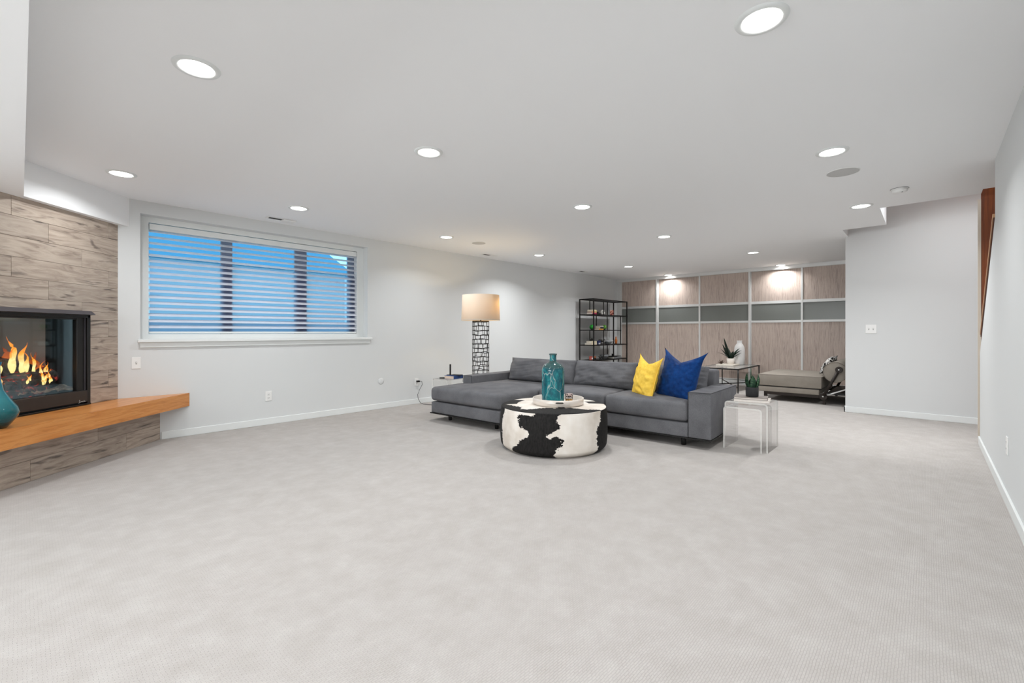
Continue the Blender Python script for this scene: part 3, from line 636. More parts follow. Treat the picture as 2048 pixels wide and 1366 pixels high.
for i in range(len(prof) - 1):
    for s_ in range(SEG): me_f.append((1 + i*SEG + s_, 1 + (i+1)*SEG + s_, 1 + (i+1)*SEG + (s_+1) % SEG, 1 + i*SEG + (s_+1) % SEG))
me_f.append(tuple(1 + (len(prof)-1)*SEG + s_ for s_ in range(SEG)))
me = bpy.data.meshes.new('hide_cover'); me.from_pydata(me_v, [], me_f); me.update()
at_ = me.attributes.new('hide_patch', 'FLOAT', 'POINT'); at_.data.foreach_set('value', col)
m = mat('cowhide', (230, 225, 218), .75, spec=.25); k = NT(m); an = k.add('ShaderNodeAttribute', attribute_name='hide_patch'); v = k.coords((1, 1, .35)); f = k.noise(v, 70, 4, .7); g = k.noise(k.coords(), 4, 3)
wh = k.ramp(g, [(.35, lin((206, 196, 184))), (.55, lin((226, 219, 210))), (.7, lin((234, 229, 222)))]); bk = k.ramp(f, [(.3, lin((16, 15, 15))), (.7, lin((40, 38, 37)))])
ad = k.add('ShaderNodeMath', operation='MULTIPLY_ADD'); ad.inputs[1].default_value = .5; k.link(f, ad.inputs[0]); k.link(an.outputs['Fac'], ad.inputs[2])
mxn = k.add('ShaderNodeMix', data_type='RGBA'); k.link(k.ramp(ad.outputs[0], [(.70, (0, 0, 0, 1)), (.78, (1, 1, 1, 1))]), mxn.inputs[0]); k.link(wh, mxn.inputs[6]); k.link(bk, mxn.inputs[7]); k.link(mxn.outputs[2], k.b.inputs['Base Color']); k.bump(f, .35, .004)
link_obj('hide_cover', me, m, t, smooth='all')
link_obj('seam', tube(bm_new(), [((OR_*.958 + .02*math.sin(math.pi*u)**.6)*math.cos(to_cam + R(30)), (OR_*.958 + .02*math.sin(math.pi*u)**.6)*math.sin(to_cam + R(30)), .03 + (OH - .06)*(1 - u)) for u in [i/12 for i in range(13)]], .002, 5), mat('hide_seam', (196, 186, 174), .9), t)

# tray, bottle and candle on the ottoman
ZT = OH + .001
TC = (3.178, 3.575)
t = thing('round_tray', 'round pale tray with a low rim on the ottoman', 'tray', (TC[0], TC[1], ZT))
TR = .245
M_TRAY = mat('pearl_tray', (220, 210, 200), .3, .15)
link_obj('dish', lathe(bm_new(), [(.0001, 0), (TR - .004, 0), (TR, .004), (TR + .004, .058), (TR - .002, .061), (TR - .008, .058), (TR - .012, .012), (TR - .018, .009), (.0001, .009)], 64, cap0=False, cap1=False), M_TRAY, t, smooth='all')
a0 = math.atan2(-TC[1], 5.85 - TC[0]) + R(3); b = bm_new(); pr = None
for i in range(9):
    a = a0 - R(8.5) + R(17)*i/8; hh = .007 if 0 < i < 8 else .003
    cur = [b.verts.new(((TR + .0035 + d)*math.cos(a), (TR + .0035 + d)*math.sin(a), .040 + z)) for d, z in ((-.002, -hh), (.0025, -hh), (.0025, hh), (-.002, hh))]
    if pr:
        for j in range(4): b.faces.new((pr[j], pr[(j+1) % 4], cur[(j+1) % 4], cur[j]))
    pr = cur
link_obj('handle_slot', b, mat('slot_dark', (60, 58, 52), .6), t)
m = mat('crackle_teal', (20, 120, 130), .08, spec=.6, trans=.18); k = NT(m); v = k.coords((1, 1, .45)); 
vo = k.add('ShaderNodeTexVoronoi', feature='DISTANCE_TO_EDGE', Scale=8.5); wp = k.add('ShaderNodeTexNoise', Scale=9.0); k.link(v, wp.inputs['Vector']); va = k.add('ShaderNodeVectorMath', operation='MULTIPLY_ADD'); va.inputs[1].default_value = (.12, .12, .12); k.link(wp.outputs['Color'], va.inputs[0]); k.link(v, va.inputs[2]); k.link(va.outputs[0], vo.inputs['Vector'])
f = k.noise(k.coords((1, 1, .5)), 22, 5, .7, .6); tc = k.add('ShaderNodeTexCoord'); sp = k.add('ShaderNodeSeparateXYZ'); k.link(tc.outputs['Generated'], sp.inputs[0])
c1 = k.ramp(f, [(.3, lin((6, 62, 78))), (.48, lin((12, 104, 116))), (.6, lin((32, 138, 144))), (.78, lin((96, 176, 176)))])
mn = k.add('ShaderNodeMix', data_type='RGBA'); k.link(k.ramp(vo.outputs['Distance'], [(.004, (.75, .75, .75, 1)), (.022, (0, 0, 0, 1))]), mn.inputs[0]); k.link(c1, mn.inputs[6]); mn.inputs[7].default_value = lin((178, 196, 190))
mn2 = k.add('ShaderNodeMix', data_type='RGBA'); k.link(k.ramp(sp.outputs['Z'], [(.78, (0, 0, 0, 1)), (.86, (1, 1, 1, 1))]), mn2.inputs[0]); k.link(mn.outputs[2], mn2.inputs[6]); mn2.inputs[7].default_value = lin((58, 92, 92)); k.link(mn2.outputs[2], k.b.inputs['Base Color'])
t = thing('glass_bottle', 'tall teal crackle-glass bottle standing on the round tray', 'bottle', (3.145, 3.535, ZT + .010))
link_obj('body', lathe(bm_new(), [(.0001, .0), (.100, 0), (.108, .006), (.110, .03), (.110, .315), (.105, .345), (.085, .372), (.055, .388), (.038, .398), (.034, .41)], 56, cap0=False, cap1=False), m, t, smooth='all')
link_obj('neck', lathe(bm_new(), [(.034, .405), (.032, .44), (.034, .462), (.039, .470), (.039, .478), (.030, .478), (.026, .44)], 40, cap0=False, cap1=False), m, t, smooth='all')
t = thing('candle_jar', 'small glass candle jar with amber contents beside the teal bottle', 'candle', (3.290, 3.600, ZT + .010))
link_obj('jar', lathe(bm_new(), [(.030, 0), (.035, .006), (.036, .07), (.036, .088), (.033, .088)], 28, cap1=False), M_ACRYL, t, smooth='all')
m = mat('amber_wax', (206, 150, 70), .5); k = NT(m); k.link(k.ramp(k.noise(k.coords(), 60, 3), [(.4, lin((80, 64, 30))), (.5, lin((214, 160, 84))), (.65, lin((226, 190, 120)))]), k.b.inputs['Base Color'])
link_obj('wax', lathe(bm_new(), [(.033, .003), (.033, .042)], 24), m, t)
m = mat('jar_label', (170, 150, 146), .5); k = NT(m); k.link(k.ramp(k.noise(k.coords(), 55, 2), [(.46, lin((30, 24, 20))), (.5, lin((178, 158, 152)))]), k.b.inputs['Base Color'])
link_obj('lid', lathe(bm_new(), [(.036, .060), (.037, .062), (.037, .092), (.034, .094)], 28), m, t)

# ------------------------------------------------------------------ acrylic waterfall tables
def waterfall(name, label, loc, rz, w_, d_, h_, th=.013, group=None):
    t = thing(name, label, 'side table', loc, rz, group); rr = .03; pr = []
    def path(off):
        P = [(-w_/2 + off, 0)]
        for i in range(7): a = math.pi - math.pi/2*i/6; P.append((-w_/2 + rr + (rr - off)*math.cos(a), h_ - rr + (rr - off)*math.sin(a)))
        for i in range(7): a = math.pi/2 - math.pi/2*i/6; P.append((w_/2 - rr + (rr - off)*math.cos(a), h_ - rr + (rr - off)*math.sin(a)))
        P.append((w_/2 - off, 0)); return P
    A, B = path(0), path(th); b = bm_new(); n_ = len(A)
    ro = [[b.verts.new((x, y, z)) for x, z in Pth] for y, Pth in ((-d_/2, A), (d_/2, A), (-d_/2, B), (d_/2, B))]
    for i in range(n_ - 1):
        b.faces.new((ro[0][i], ro[0][i+1], ro[1][i+1], ro[1][i])); b.faces.new((ro[2][i+1], ro[2][i], ro[3][i], ro[3][i+1]))
    link_obj('sheet', b, M_ACRYL, t, smooth='all')
    for nm, i0, i1 in (('edge_band', 0, 2), ('edge_band', 1, 3)):
        b = bm_new(); p0 = [b.verts.new(v.co if False else c) for c in ([(x, -d_/2 if i0 == 0 else d_/2, z) for x, z in A])]; p1 = [b.verts.new(c) for c in ([(x, -d_/2 if i0 == 0 else d_/2, z) for x, z in B])]
        for i in range(n_ - 1): b.faces.new((p0[i], p0[i+1], p1[i+1], p1[i]))
        for i in (0, n_ - 1): pass
        link_obj(nm, b, M_ACREDGE, t)
    return t
waterfall('acrylic_table', 'larger clear acrylic nesting table holding books and a dark plant pot', (4.585, 4.815, 0), 0, .375, .38, .450)
waterfall('acrylic_table', 'lower clear acrylic nesting table tucked in front of the larger one', (4.565, 4.765, 0), 0, .335, .36, .402)
waterfall('acrylic_table', 'clear acrylic table behind the chaise holding the blue book', (.80, 4.16, 0), 0, .34, .34, .450)

def book(name, label, loc, rz, L, W, T, cover, pages=(226, 220, 208), spine='x-', group=None):
    t = thing(name, label, 'book', loc, rz, group); cm = mat('cover_%d_%d_%d' % cover, cover, .5); pm = mat('pages_%d_%d_%d' % pages, pages, .9); c = min(.003, T*.2)
    b = bm_new(); bbox(b, -L/2, L/2, -W/2, W/2, 0, c); bbox(b, -L/2, L/2, -W/2, W/2, T - c, T); bbox(b, -L/2, L/2, W/2 - c, W/2, c, T - c); link_obj('cover', b, cm, t)
    box('page_block', -L/2 + .004, L/2 - .004, -W/2 + .004, W/2 - c, c, T - c, pm, t); return t
book('book', 'wide pale book under the grey book on the acrylic table', (4.60, 4.79, .4505), R(10), .30, .24, .020, (216, 208, 200), (236, 230, 224))
book('book', 'grey patterned book directly under the dark plant pot', (4.59, 4.785, .471), R(12), .285, .21, .020, (122, 114, 108), (222, 214, 208))
t = thing('potted_snake_plant', 'small green snake plant in a dark round pot on the acrylic table', 'plant', (4.602, 4.775, .4915))
link_obj('pot', lathe(bm_new(), [(.048, 0), (.055, .004), (.057, .088), (.057, .092), (.052, .092), (.051, .080)], 40, cap1=False), mat('charcoal_pot', (46, 46, 48), .75), t, smooth='all')
link_obj('soil', lathe(bm_new(), [(.0515, .070), (.0515, .079)], 32), mat('soil', (44, 36, 30), 1.0), t)
m = mat('snake_leaf', (40, 74, 50), .45); k = NT(m); k.link(k.ramp(k.noise(k.coords((1, 1, 3)), 30, 4, .6), [(.35, lin((18, 44, 32))), (.55, lin((44, 82, 56))), (.7, lin((96, 124, 88)))]), k.b.inputs['Base Color']); M_LEAF = m
m = mat('dark_leaf', (24, 48, 34), .4); M_LEAFD = m
def blade(parent, base, az, lean, L, wid, m, droop=0.0, fold=.25, tipw=0.0, name='leaf'):
    b = bm_new(); n_ = 10; prev = None; p = Vector(base); ang = lean; side = Vector((-math.sin(az), math.cos(az), 0))
    for i in range(n_ + 1):
        u = i/n_; wv = wid*1.5*(math.sin(math.pi*min(1, .16 + u*.84))**.8)*(1 if u < .98 else .12)
        d = Vector((math.cos(az)*math.sin(ang), math.sin(az)*math.sin(ang), math.cos(ang))); nrm = side.cross(d)
        cur = [b.verts.new(p + side*wv/2 + nrm*wv*fold), b.verts.new(p - nrm*.0012), b.verts.new(p - side*wv/2 + nrm*wv*fold), b.verts.new(p + nrm*.0018)]
        if prev:
            for a_, c_ in ((0, 1), (1, 2), (2, 3), (3, 0)): b.faces.new((prev[a_], prev[c_], cur[c_], cur[a_]))
        prev = cur; p = p + d*(L/n_); ang += droop/n_
    return link_obj(name, b, m, parent, smooth='all')
for az, le, L, wd, ox, oy in ((R(225), .16, .155, .045, -.018, -.012), (R(20), .20, .15, .045, .022, .008), (R(90), .04, .13, .04, 0, .01), (R(200), .03, .22, .022, -.004, .004), (R(300), .10, .12, .036, .006, -.018), (R(45), .30, .125, .03, .024, .014), (R(240), .02, .11, .04, 0, -.005)):
    blade(t, (ox, oy, .074), az, le, L, wd, M_LEAF)
# blue book and small black things on the left acrylic table
book('book', 'thick blue hardback book on the acrylic table behind the chaise', (.865, 4.19, .4505), R(-78), .21, .17, .045, (52, 82, 140), (226, 206, 188))
t = thing('phone_stand', 'slim black upright phone stand on the blue book', 'phone stand', (.815, 4.17, .4965), R(30))
box('upright', -.006, .006, -.018, .018, .006, .155, M_BLACKM, t, bevel=.002); box('foot', -.05, .05, -.025, .025, 0, .006, M_BLACKM, t, bevel=.002)
t = thing('tablet', 'flat black tablet lying on the blue book', 'tablet', (.90, 4.215, .4965), R(20)); box('slab', -.075, .075, -.05, .05, 0, .010, M_BLACK, t, bevel=.003)
t = thing('remote_control', 'small black remote beside the blue book', 'remote', (.735, 4.09, .4505), R(60)); box('case', -.04, .04, -.016, .016, 0, .014, M_BLACK, t, bevel=.004)

# ------------------------------------------------------------------ floor lamp
LX, LY = .93, 4.66
t = thing('floor_lamp', 'tall floor lamp with a cream drum shade and black lattice base', 'lamp', (LX, LY, 0))
LR = .122; ZTOP = 1.275
b = bm_new(); random.seed(3); nr = 19; zs_ = [.02 + (ZTOP - .03)*i/nr for i in range(nr + 1)]
for i, z in enumerate(zs_):
    pts = [((LR + .003*math.sin(3*a + i))*math.cos(a), (LR + .003*math.sin(3*a + i))*math.sin(a), z + .006*math.sin(2*a + i*1.9) + .004*math.sin(5*a + i)) for a in [2*math.pi*j/28 for j in range(29)]]
    tube(b, pts, .0050, 6, False)
    if i < nr:
        nb = 10; off = random.random()
        for j in range(nb):
            a = 2*math.pi*(j + off + random.uniform(-.22, .22))/nb; a2 = a + random.uniform(-.06, .06)
            tube(b, [(LR*math.cos(a), LR*math.sin(a), z), (LR*math.cos(a2), LR*math.sin(a2), zs_[i+1])], .0042, 5, False)
M_IRON = mat('dark_iron', (34, 32, 29), .55, .4)
link_obj('lattice_base', b, M_IRON, t, smooth='all')
link_obj('foot', lathe(bm_new(), [(LR + .004, 0), (LR + .006, .012), (LR, .02)], 40), M_IRON, t, smooth='all')
link_obj('top_plate', lathe(bm_new(), [(LR + .003, ZTOP - .012), (LR + .003, ZTOP + .006)], 40), mat('lamp_top_bronze', (92, 80, 62), .6, .3), t)
link_obj('stem', lathe(bm_new(), [(.010, ZTOP), (.010, ZTOP + .20)], 16), M_IRON, t)
m = mat('linen_shade', (212, 205, 195), .9, spec=.1); k = NT(m); tl = k.add('ShaderNodeBsdfTranslucent'); tl.inputs[0].default_value = lin((252, 226, 176)); ms = k.add('ShaderNodeMixShader'); ms.inputs[0].default_value = .32
k.link(k.b.outputs[0], ms.inputs[1]); k.link(tl.outputs[0], ms.inputs[2]); k.link(ms.outputs[0], k.out.inputs[0])
SR, SZ0, SZ1 = .288, 1.285, 1.662
shd = link_obj('shade', lathe(bm_new(), [(SR, SZ0), (SR - .012, SZ1), (SR - .016, SZ1), (SR - .004, SZ0)], 56, cap0=False, cap1=False), m, t, smooth='all')
link_obj('shade_rim', lathe(bm_new(), [(SR + .001, SZ0), (SR + .001, SZ0 + .010)], 56, cap0=False, cap1=False), mat('shade_hem', (214, 204, 190), .9), shd, smooth='all')
link_obj('bulb', lathe(bm_new(), [(.012, ZTOP + .20), (.030, ZTOP + .25), (.030, ZTOP + .27), (.012, ZTOP + .30)], 20), mat('bulb_glow', (255, 220, 160), .5, emit=(255, 214, 150), estr=6), t, smooth='all')
ll = bpy.data.lights.new('lamp_light', 'POINT'); ll.energy = 4.5; ll.color = (1.0, .76, .42); ll.shadow_soft_size = .03
o = bpy.data.objects.new('light_source', ll); COL.objects.link(o); o.parent = t; o.location = (.12, .12, 1.55)

# ------------------------------------------------------------------ black metal shelf unit
X0, X1, Y0, Y1 = .10, .485, 8.47, 9.97
sh = thing('metal_shelf', 'tall open black metal shelf unit against the long wall', 'shelf', (X0, Y0, 0))
D, Lh = X1 - X0, Y1 - Y0; q = .011
def sbar(x, y, z0, z1, r_=q, nm='post'): return box(nm, x - r_, x + r_, y - r_, y + r_, z0, z1, M_BLACK, sh)
for x, y in ((q, q), (D - q, q), (q, Lh - q), (D - q, Lh - q)): sbar(x, y, 0, 1.85)
SHZ = [1.85, 1.504, 1.162, .828, .487, .15]
spans = [(0, Lh), (0, Lh), (0, Lh*.80), (0, Lh), (0, Lh), (0, Lh)]
for z, (a, c) in zip(SHZ, spans):
    b = bm_new(); bbox(b, 0, D, a, c, z - .012, z - .004); bbox(b, 0, D, a, a + .02, z - .02, z); bbox(b, 0, D, c - .02, c, z - .02, z); bbox(b, 0, .02, a, c, z - .02, z); bbox(b, D - .02, D, a, c, z - .02, z)
    link_obj('shelf_board', b, M_BLACK, sh)
for x, y, z0, z1 in ((q, .42, 1.504, 1.85), (D - q, .42, 1.504, 1.85), (q, .70, 1.162, 1.504), (q, .42, .828, 1.162), (D - q, Lh*.80 - q, .828, 1.504), (q, Lh*.8 - q, 1.162, 1.504), (D - q, .42, .487, 1.162), (q, 1.2, .487, .828), (q, 1.2, 1.504, 1.85), (D - q, 1.1, .15, .487), (q, .5, .15, .487)):
    sbar(x, y, z0, z1, .008, 'upright')
def W(dx, dy, z): return (X0 + dx, Y0 + dy, z + .0005)
book('book', 'magenta book at the bottom of the small stack on the top shelf', W(.22, .17, 1.504), R(-84), .20, .15, .040, (168, 38, 84))
book('book', 'tan book in the middle of the small stack on the top shelf', W(.22, .18, 1.5445), R(-95), .17, .14, .034, (206, 164, 110))
book('book', 'cream book on top of the small stack on the top shelf', W(.23, .17, 1.579), R(-86), .19, .14, .026, (214, 198, 156))
t = thing('black_ornament', 'low black stepped ornament right of the book stack on the top shelf', 'ornament', W(.2, .40, 1.504), R(90))
box('lower_block', -.09, .09, -.06, .06, 0, .035, M_BLACKM, t, bevel=.008); box('upper_block', -.065, .03, -.045, .045, .035, .072, M_BLACKM, t, bevel=.012)
t = thing('white_figurine', 'small white rounded figurine with dark eyes on the top shelf', 'figurine', W(.2, .665, 1.504))
link_obj('body', lathe(bm_new(), [(.03, 0), (.048, .02), (.055, .06), (.045, .10), (.02, .118), (.002, .12)], 28), mat('figurine_white', (226, 222, 214), .5), t, smooth='all')
for dy in (-.022, .022): link_obj('eye', lathe(bm_new(), [(.001, .06), (.014, .066), (.016, .075), (.012, .085), (.001, .09)], 14, .042, dy - .02), M_BLACK, t, smooth='all')
t = thing('photo_frame', 'small rounded picture in red and pink tones on the top shelf', 'picture', W(.22, 1.04, 1.504), R(80))
m = mat('photo_print', (180, 110, 96), .4); k = NT(m); k.link(k.ramp(k.noise(k.coords(), 28, 2), [(.38, lin((40, 20, 20))), (.48, lin((168, 66, 70))), (.58, lin((222, 168, 140))), (.7, lin((232, 220, 206)))]), k.b.inputs['Base Color'])
b = bm_new(); bbox(b, -.06, .06, -.012, .012, 0, .13); link_obj('print', b, m, t, bevel=.011, bseg=3); box('stand', -.03, .03, .01, .05, 0, .006, M_BLACK, t)
def ball(label, dy, r_, c, c2):
    t = thing('glass_ball', label, 'ornament', W(.2, dy, 1.162)); m = mat('green_%d' % c[0], c, .15, spec=.6); k = NT(m); k.link(k.ramp(k.noise(k.coords(), 12, 3), [(.4, lin(c)), (.6, lin(c2))]), k.b.inputs['Base Color'])
    link_obj('sphere', lathe(bm_new(), [(max(.001, r_*math.cos(a)), r_ + .008 + r_*math.sin(a)) for a in [R(-88 + 176*i/16) for i in range(17)]], 30), m, t, smooth='all')
    link_obj('foot', lathe(bm_new(), [(r_*.5, 0), (r_*.42, .016)], 24), M_BLACK, t)
ball('dark green ball ornament on the second shelf, nearer the left post', .21, .054, (24, 112, 34), (40, 150, 54))
ball('paler green ball ornament on the second shelf, right of the books', .745, .054, (70, 124, 44), (120, 168, 84))
book('book', 'orange book lowest of the stack between the two green balls', W(.2, .50, 1.162), R(-90), .19, .14, .028, (216, 150, 58))
book('book', 'dark blue book in the stack between the two green balls', W(.21, .52, 1.1905), R(-90), .15, .13, .042, (40, 46, 62))
book('book', 'white book on top of the stack between the two green balls', W(.21, .51, 1.233), R(-90), .15, .13, .018, (226, 216, 204))
book('book', 'wide cream book at the bottom of the pile on the third shelf', W(.2, .17, .828), R(-90), .24, .17, .042, (206, 192, 170))
book('book', 'smaller cream book on the pile on the third shelf', W(.2, .20, .8705), R(-90), .20, .15, .042, (198, 186, 160))
t = thing('black_camera', 'small black camera shape on the cream books of the third shelf', 'ornament', W(.18, .24, .913), R(90)); box('body', -.05, .05, -.025, .025, 0, .04, M_BLACK, t, bevel=.006); link_obj('dial', lathe(bm_new(), [(.02, .04), (.018, .058)], 16), M_BLACK, t)
t = thing('blue_box', 'small navy box with white marks on the third shelf', 'box', W(.24, .40, .828), R(90)); box('body', -.05, .05, -.04, .04, 0, .085, mat('navy_box', (28, 40, 84), .5), t, bevel=.004); box('band', -.03, -.005, -.042, -.038, .008, .04, M_PLATE, t); box('band', .012, .032, -.042, -.038, .008, .04, M_PLATE, t)
t = thing('grey_knot', 'dark grey knotted sculpture in the middle of the third shelf', 'sculpture', W(.2, .62, .828))
link_obj('knot', tube(bm_new(), [(.06*math.cos(2*a)*(1 + .3*math.cos(3*a)), .07*math.sin(2*a)*(1 + .3*math.cos(3*a)), .066 + .04*math.sin(3*a)) for a in [2*math.pi*i/60 for i in range(61)]], .018, 8), mat('grey_stone', (110, 108, 106), .6), t, smooth='all')
t = thing('glass_dish', 'shallow grey glass dish on the third shelf', 'dish', W(.2, .90, .828)); link_obj('bowl', lathe(bm_new(), [(.05, 0), (.06, .006), (.12, .06), (.125, .085), (.118, .085), (.055, .012), (.001, .01)], 36, cap1=False), mat('grey_glass', (168, 170, 172), .15, spec=.6), t, smooth='all')
t = thing('carved_figure', 'slim orange-brown carved figure at the far end of the third shelf', 'figurine', W(.3, 1.10, .828))
link_obj('body', lathe(bm_new(), [(.022, 0), (.026, .03), (.034, .08), (.026, .12), (.012, .138), (.020, .155), (.010, .175), (.001, .18)], 20), mat('carved_wood', (176, 98, 44), .5), t, smooth='all'); link_obj('base', lathe(bm_new(), [(.032, 0), (.032, .010)], 20), M_BLACK, t)
t = thing('red_mug', 'small red and white cup at the left of the lowest visible shelf', 'cup', W(.2, .17, .487)); link_obj('cup', lathe(bm_new(), [(.034, 0), (.038, .01), (.038, .085), (.033, .085), (.032, .01)], 24, cap1=False), mat('red_cup', (196, 96, 84), .5), t, smooth='all'); box('band', .034, .0405, -.02, .02, .02, .05, M_PLATE, t)
t = thing('amber_votive', 'tiny amber and black holder on the lowest visible shelf', 'candle holder', W(.2, .33, .487)); link_obj('cup', lathe(bm_new(), [(.03, 0), (.034, .03), (.028, .034)], 20), M_BLACK, t); link_obj('flame_glass', lathe(bm_new(), [(.024, .034), (.026, .075), (.020, .08)], 20), mat('amber_glass', (200, 120, 80), .3), t, smooth='all')
t = thing('black_jack', 'small black spiky ornament on the lowest visible shelf', 'ornament', W(.28, .43, .487))
b = bm_new(); c0 = Vector((0, 0, .045))
for d in ((1, 1, .8), (-1, 1, .8), (1, -1, .8), (-1, -1, .8), (0, 1, -.9), (0, -1, -.9), (1, 0, -.9)): tube(b, [c0, c0 + Vector(d).normalized()*.05], [.014, .009], 8)
link_obj('spikes', b, M_BLACK, t)
t = thing('grey_bowl', 'wide grey bowl on the lowest visible shelf', 'bowl', W(.2, .74, .487)); link_obj('bowl', lathe(bm_new(), [(.045, 0), (.055, .006), (.10, .06), (.112, .10), (.106, .10), (.05, .014), (.001, .012)], 36, cap1=False), mat('stone_bowl', (120, 122, 124), .6), t, smooth='all')
book('book', 'large pale book lying at the far end of the lowest visible shelf', W(.2, 1.16, .487), R(-90), .36, .24, .034, (120, 122, 124))
t = thing('black_tray', 'flat black tray on the large pale book', 'tray', W(.2, 1.14, .5215), R(90)); box('plate', -.20, .20, -.10, .10, .012, .022, M_BLACK, t, bevel=.004); box('foot_block', -.10, .10, -.06, .06, 0, .012, M_BLACK, t)
t = thing('black_cup', 'small black cup standing on the flat black tray', 'cup', W(.22, 1.10, .5445)); link_obj('cup', lathe(bm_new(), [(.024, 0), (.030, .006), (.032, .05), (.028, .05)], 20), M_BLACK, t, smooth='all')

# ------------------------------------------------------------------ closet with sliding doors
t = thing('closet_track', 'long aluminium track along the ceiling above the closet doors', 'track', (2.5, 10.36, 2.372))
box('fascia', -2.498, 2.6, -.055, -.045, 0, .067, M_ALU, t); box('channel', -2.498, 2.6, -.045, .06, .03, .067, M_ALU, t)
struct('baseboard_closet', bbox(bm_new(), .0, 6.0, 10.325, 10.34, 0, .092), M_TRIM, 'white plinth below the closet doors')
t = thing('closet_jamb', 'slim aluminium jamb between the long wall and the closet doors', 'jamb', (.06, 10.33, .09)); box('profile', -.06, .045, -.012, .06, 0, 2.28, M_ALU, t)
doors = [(.10, 1.075, 10.335), (1.06, 2.075, 10.375), (2.055, 3.115, 10.335), (3.09, 4.06, 10.375), (4.02, 5.06, 10.335)]
for i, (x0, x1, y) in enumerate(doors):
    t = thing('sliding_closet_door', ['first wood-grain closet door, half behind the black shelf', 'second closet door with a bright light pool at its top', 'middle closet door behind the potted plant', 'fourth closet door with a bright light pool above the daybed', 'fifth closet door, beside the short white wall'][i], 'closet door', ((x0+x1)/2, y, .10), 0, 'wood-grain sliding closet doors')
    hw = (x1 - x0)/2; st = .036
    box('lower_panel', -hw + st, hw - st, -.004, .010, .02, 1.205, M_CLOSET, t); box('glass_panel', -hw + st, hw - st, -.003, .008, 1.252, 1.588, M_FROST, t); box('upper_panel', -hw + st, hw - st, -.004, .010, 1.648, 2.268, M_CLOSET, t)
    for s_ in (-1, 1): box('stile', s_*hw - (st if s_ > 0 else 0), s_*hw + (0 if s_ > 0 else st), -.014, .018, 0, 2.285, M_ALU, t, bevel=.003)
    for z0, z1 in ((1.208, 1.250), (1.592, 1.646), (0, .022), (2.268, 2.285)): box('rail', -hw + st, hw - st, -.011, .016, z0, z1, M_ALU, t)

# ------------------------------------------------------------------ glass-topped metal table in the alcove
tx0, tx1, ty0, ty1, tz = 2.60, 3.335, 8.77, 10.17, .445
t = thing('metal_side_table', 'black metal table with a glass top in front of the closet doors', 'table', ((tx0+tx1)/2, (ty0+ty1)/2, 0))
hx, hy = (tx1-tx0)/2, (ty1-ty0)/2; e = .012
for a in (-1, 1):
    for c in (-1, 1):
        b = bm_new(); tube(b, [(a*(hx-e), c*(hy-e), 0), (a*(hx-e), c*(hy-e), tz)], [.009, .013], 10); link_obj('leg', b, M_BLACK, t, smooth='all')
for a in (-1, 1):
    box('top_rail', a*(hx-e) - e, a*(hx-e) + e, -hy, hy, tz - .022, tz, M_BLACK, t); box('top_rail', -hx, hx, a*(hy-e) - e, a*(hy-e) + e, tz - .022, tz, M_BLACK, t)
for a in (-1, 1): link_obj('cross_brace', tube(bm_new(), [(-hx + e, -a*(hy - e), .10), (hx - e, a*(hy - e), .10)], .010, 8), M_BLACK, t)
m = mat('table_glass', (200, 200, 196), .06, alpha=.55, spec=.8); box('glass_top', -hx + .02, hx - .02, -hy + .02, hy - .02, tz - .010, tz + .001, m, t)
ZG = tz + .0015
box_t = thing('white_tray', 'flat white tray on the glass-topped metal table', 'tray', (2.92, 9.55, ZG), R(0)); box('slab', -.20, .13, -.12, .30, 0, .022, mat('tray_white', (222, 214, 202), .5), box_t, bevel=.004)
t = thing('white_vase', 'tall white ribbed vase on the glass-topped metal table', 'vase', (3.02, 9.93, ZG))
b = lathe(bm_new(), [(.075, 0), (.088, .01), (.096, .12), (.096, .30), (.088, .36), (.07, .405), (.048, .43), (.044, .47), (.050, .49), (.044, .49)], 48)
for vv in b.verts:
    a = math.atan2(vv.co.y, vv.co.x); s_ = 1 + .035*math.sin(9*a + vv.co.z*22); vv.co.x *= s_; vv.co.y *= s_
link_obj('body', b, mat('white_ceramic', (224, 222, 220), .6), t, smooth='all')
t = thing('potted_aloe', 'dark green spiky plant in a cream pot on the metal table', 'plant', (2.93, 9.66, ZG + .023))
link_obj('pot', lathe(bm_new(), [(.058, 0), (.062, .004), (.074, .115), (.066, .115), (.062, .10)], 32, cap1=False), mat('cream_pot', (226, 218, 208), .6), t, smooth='all')
link_obj('soil', lathe(bm_new(), [(.062, .09), (.062, .10)], 24), mat('soil', (44, 36, 30), 1.0), t)
for az, le, L, wd, dr in ((R(222), .16, .46, .075, .30), (R(230), .36, .36, .06, .35), (R(215), .50, .28, .05, .5), (R(40), .22, .30, .055, 1.0), (R(44), .42, .30, .04, 1.0), (R(46), .75, .26, .025, .7), (R(225), .75, .30, .018, .7), (R(130), .20, .26, .05, .6), (R(310), .24, .22, .05, .8)):
    blade(t, (0, 0, .09), az, le, L, wd, M_LEAFD, dr)
t = thing('succulent', 'small brown spiky succulent on the white tray', 'plant', (2.765, 9.62, ZG + .023))
for i in range(14): blade(t, (0, 0, .002), 2*math.pi*i/14 + .2*(i % 3), .4 + .35*(i % 3), .09, .014, mat('succulent_brown', (96, 78, 66), .7), .3)
link_obj('root', lathe(bm_new(), [(.02, 0), (.02, .012), (.001, .016)], 12), mat('succulent_brown', (96, 78, 66), .7), t)

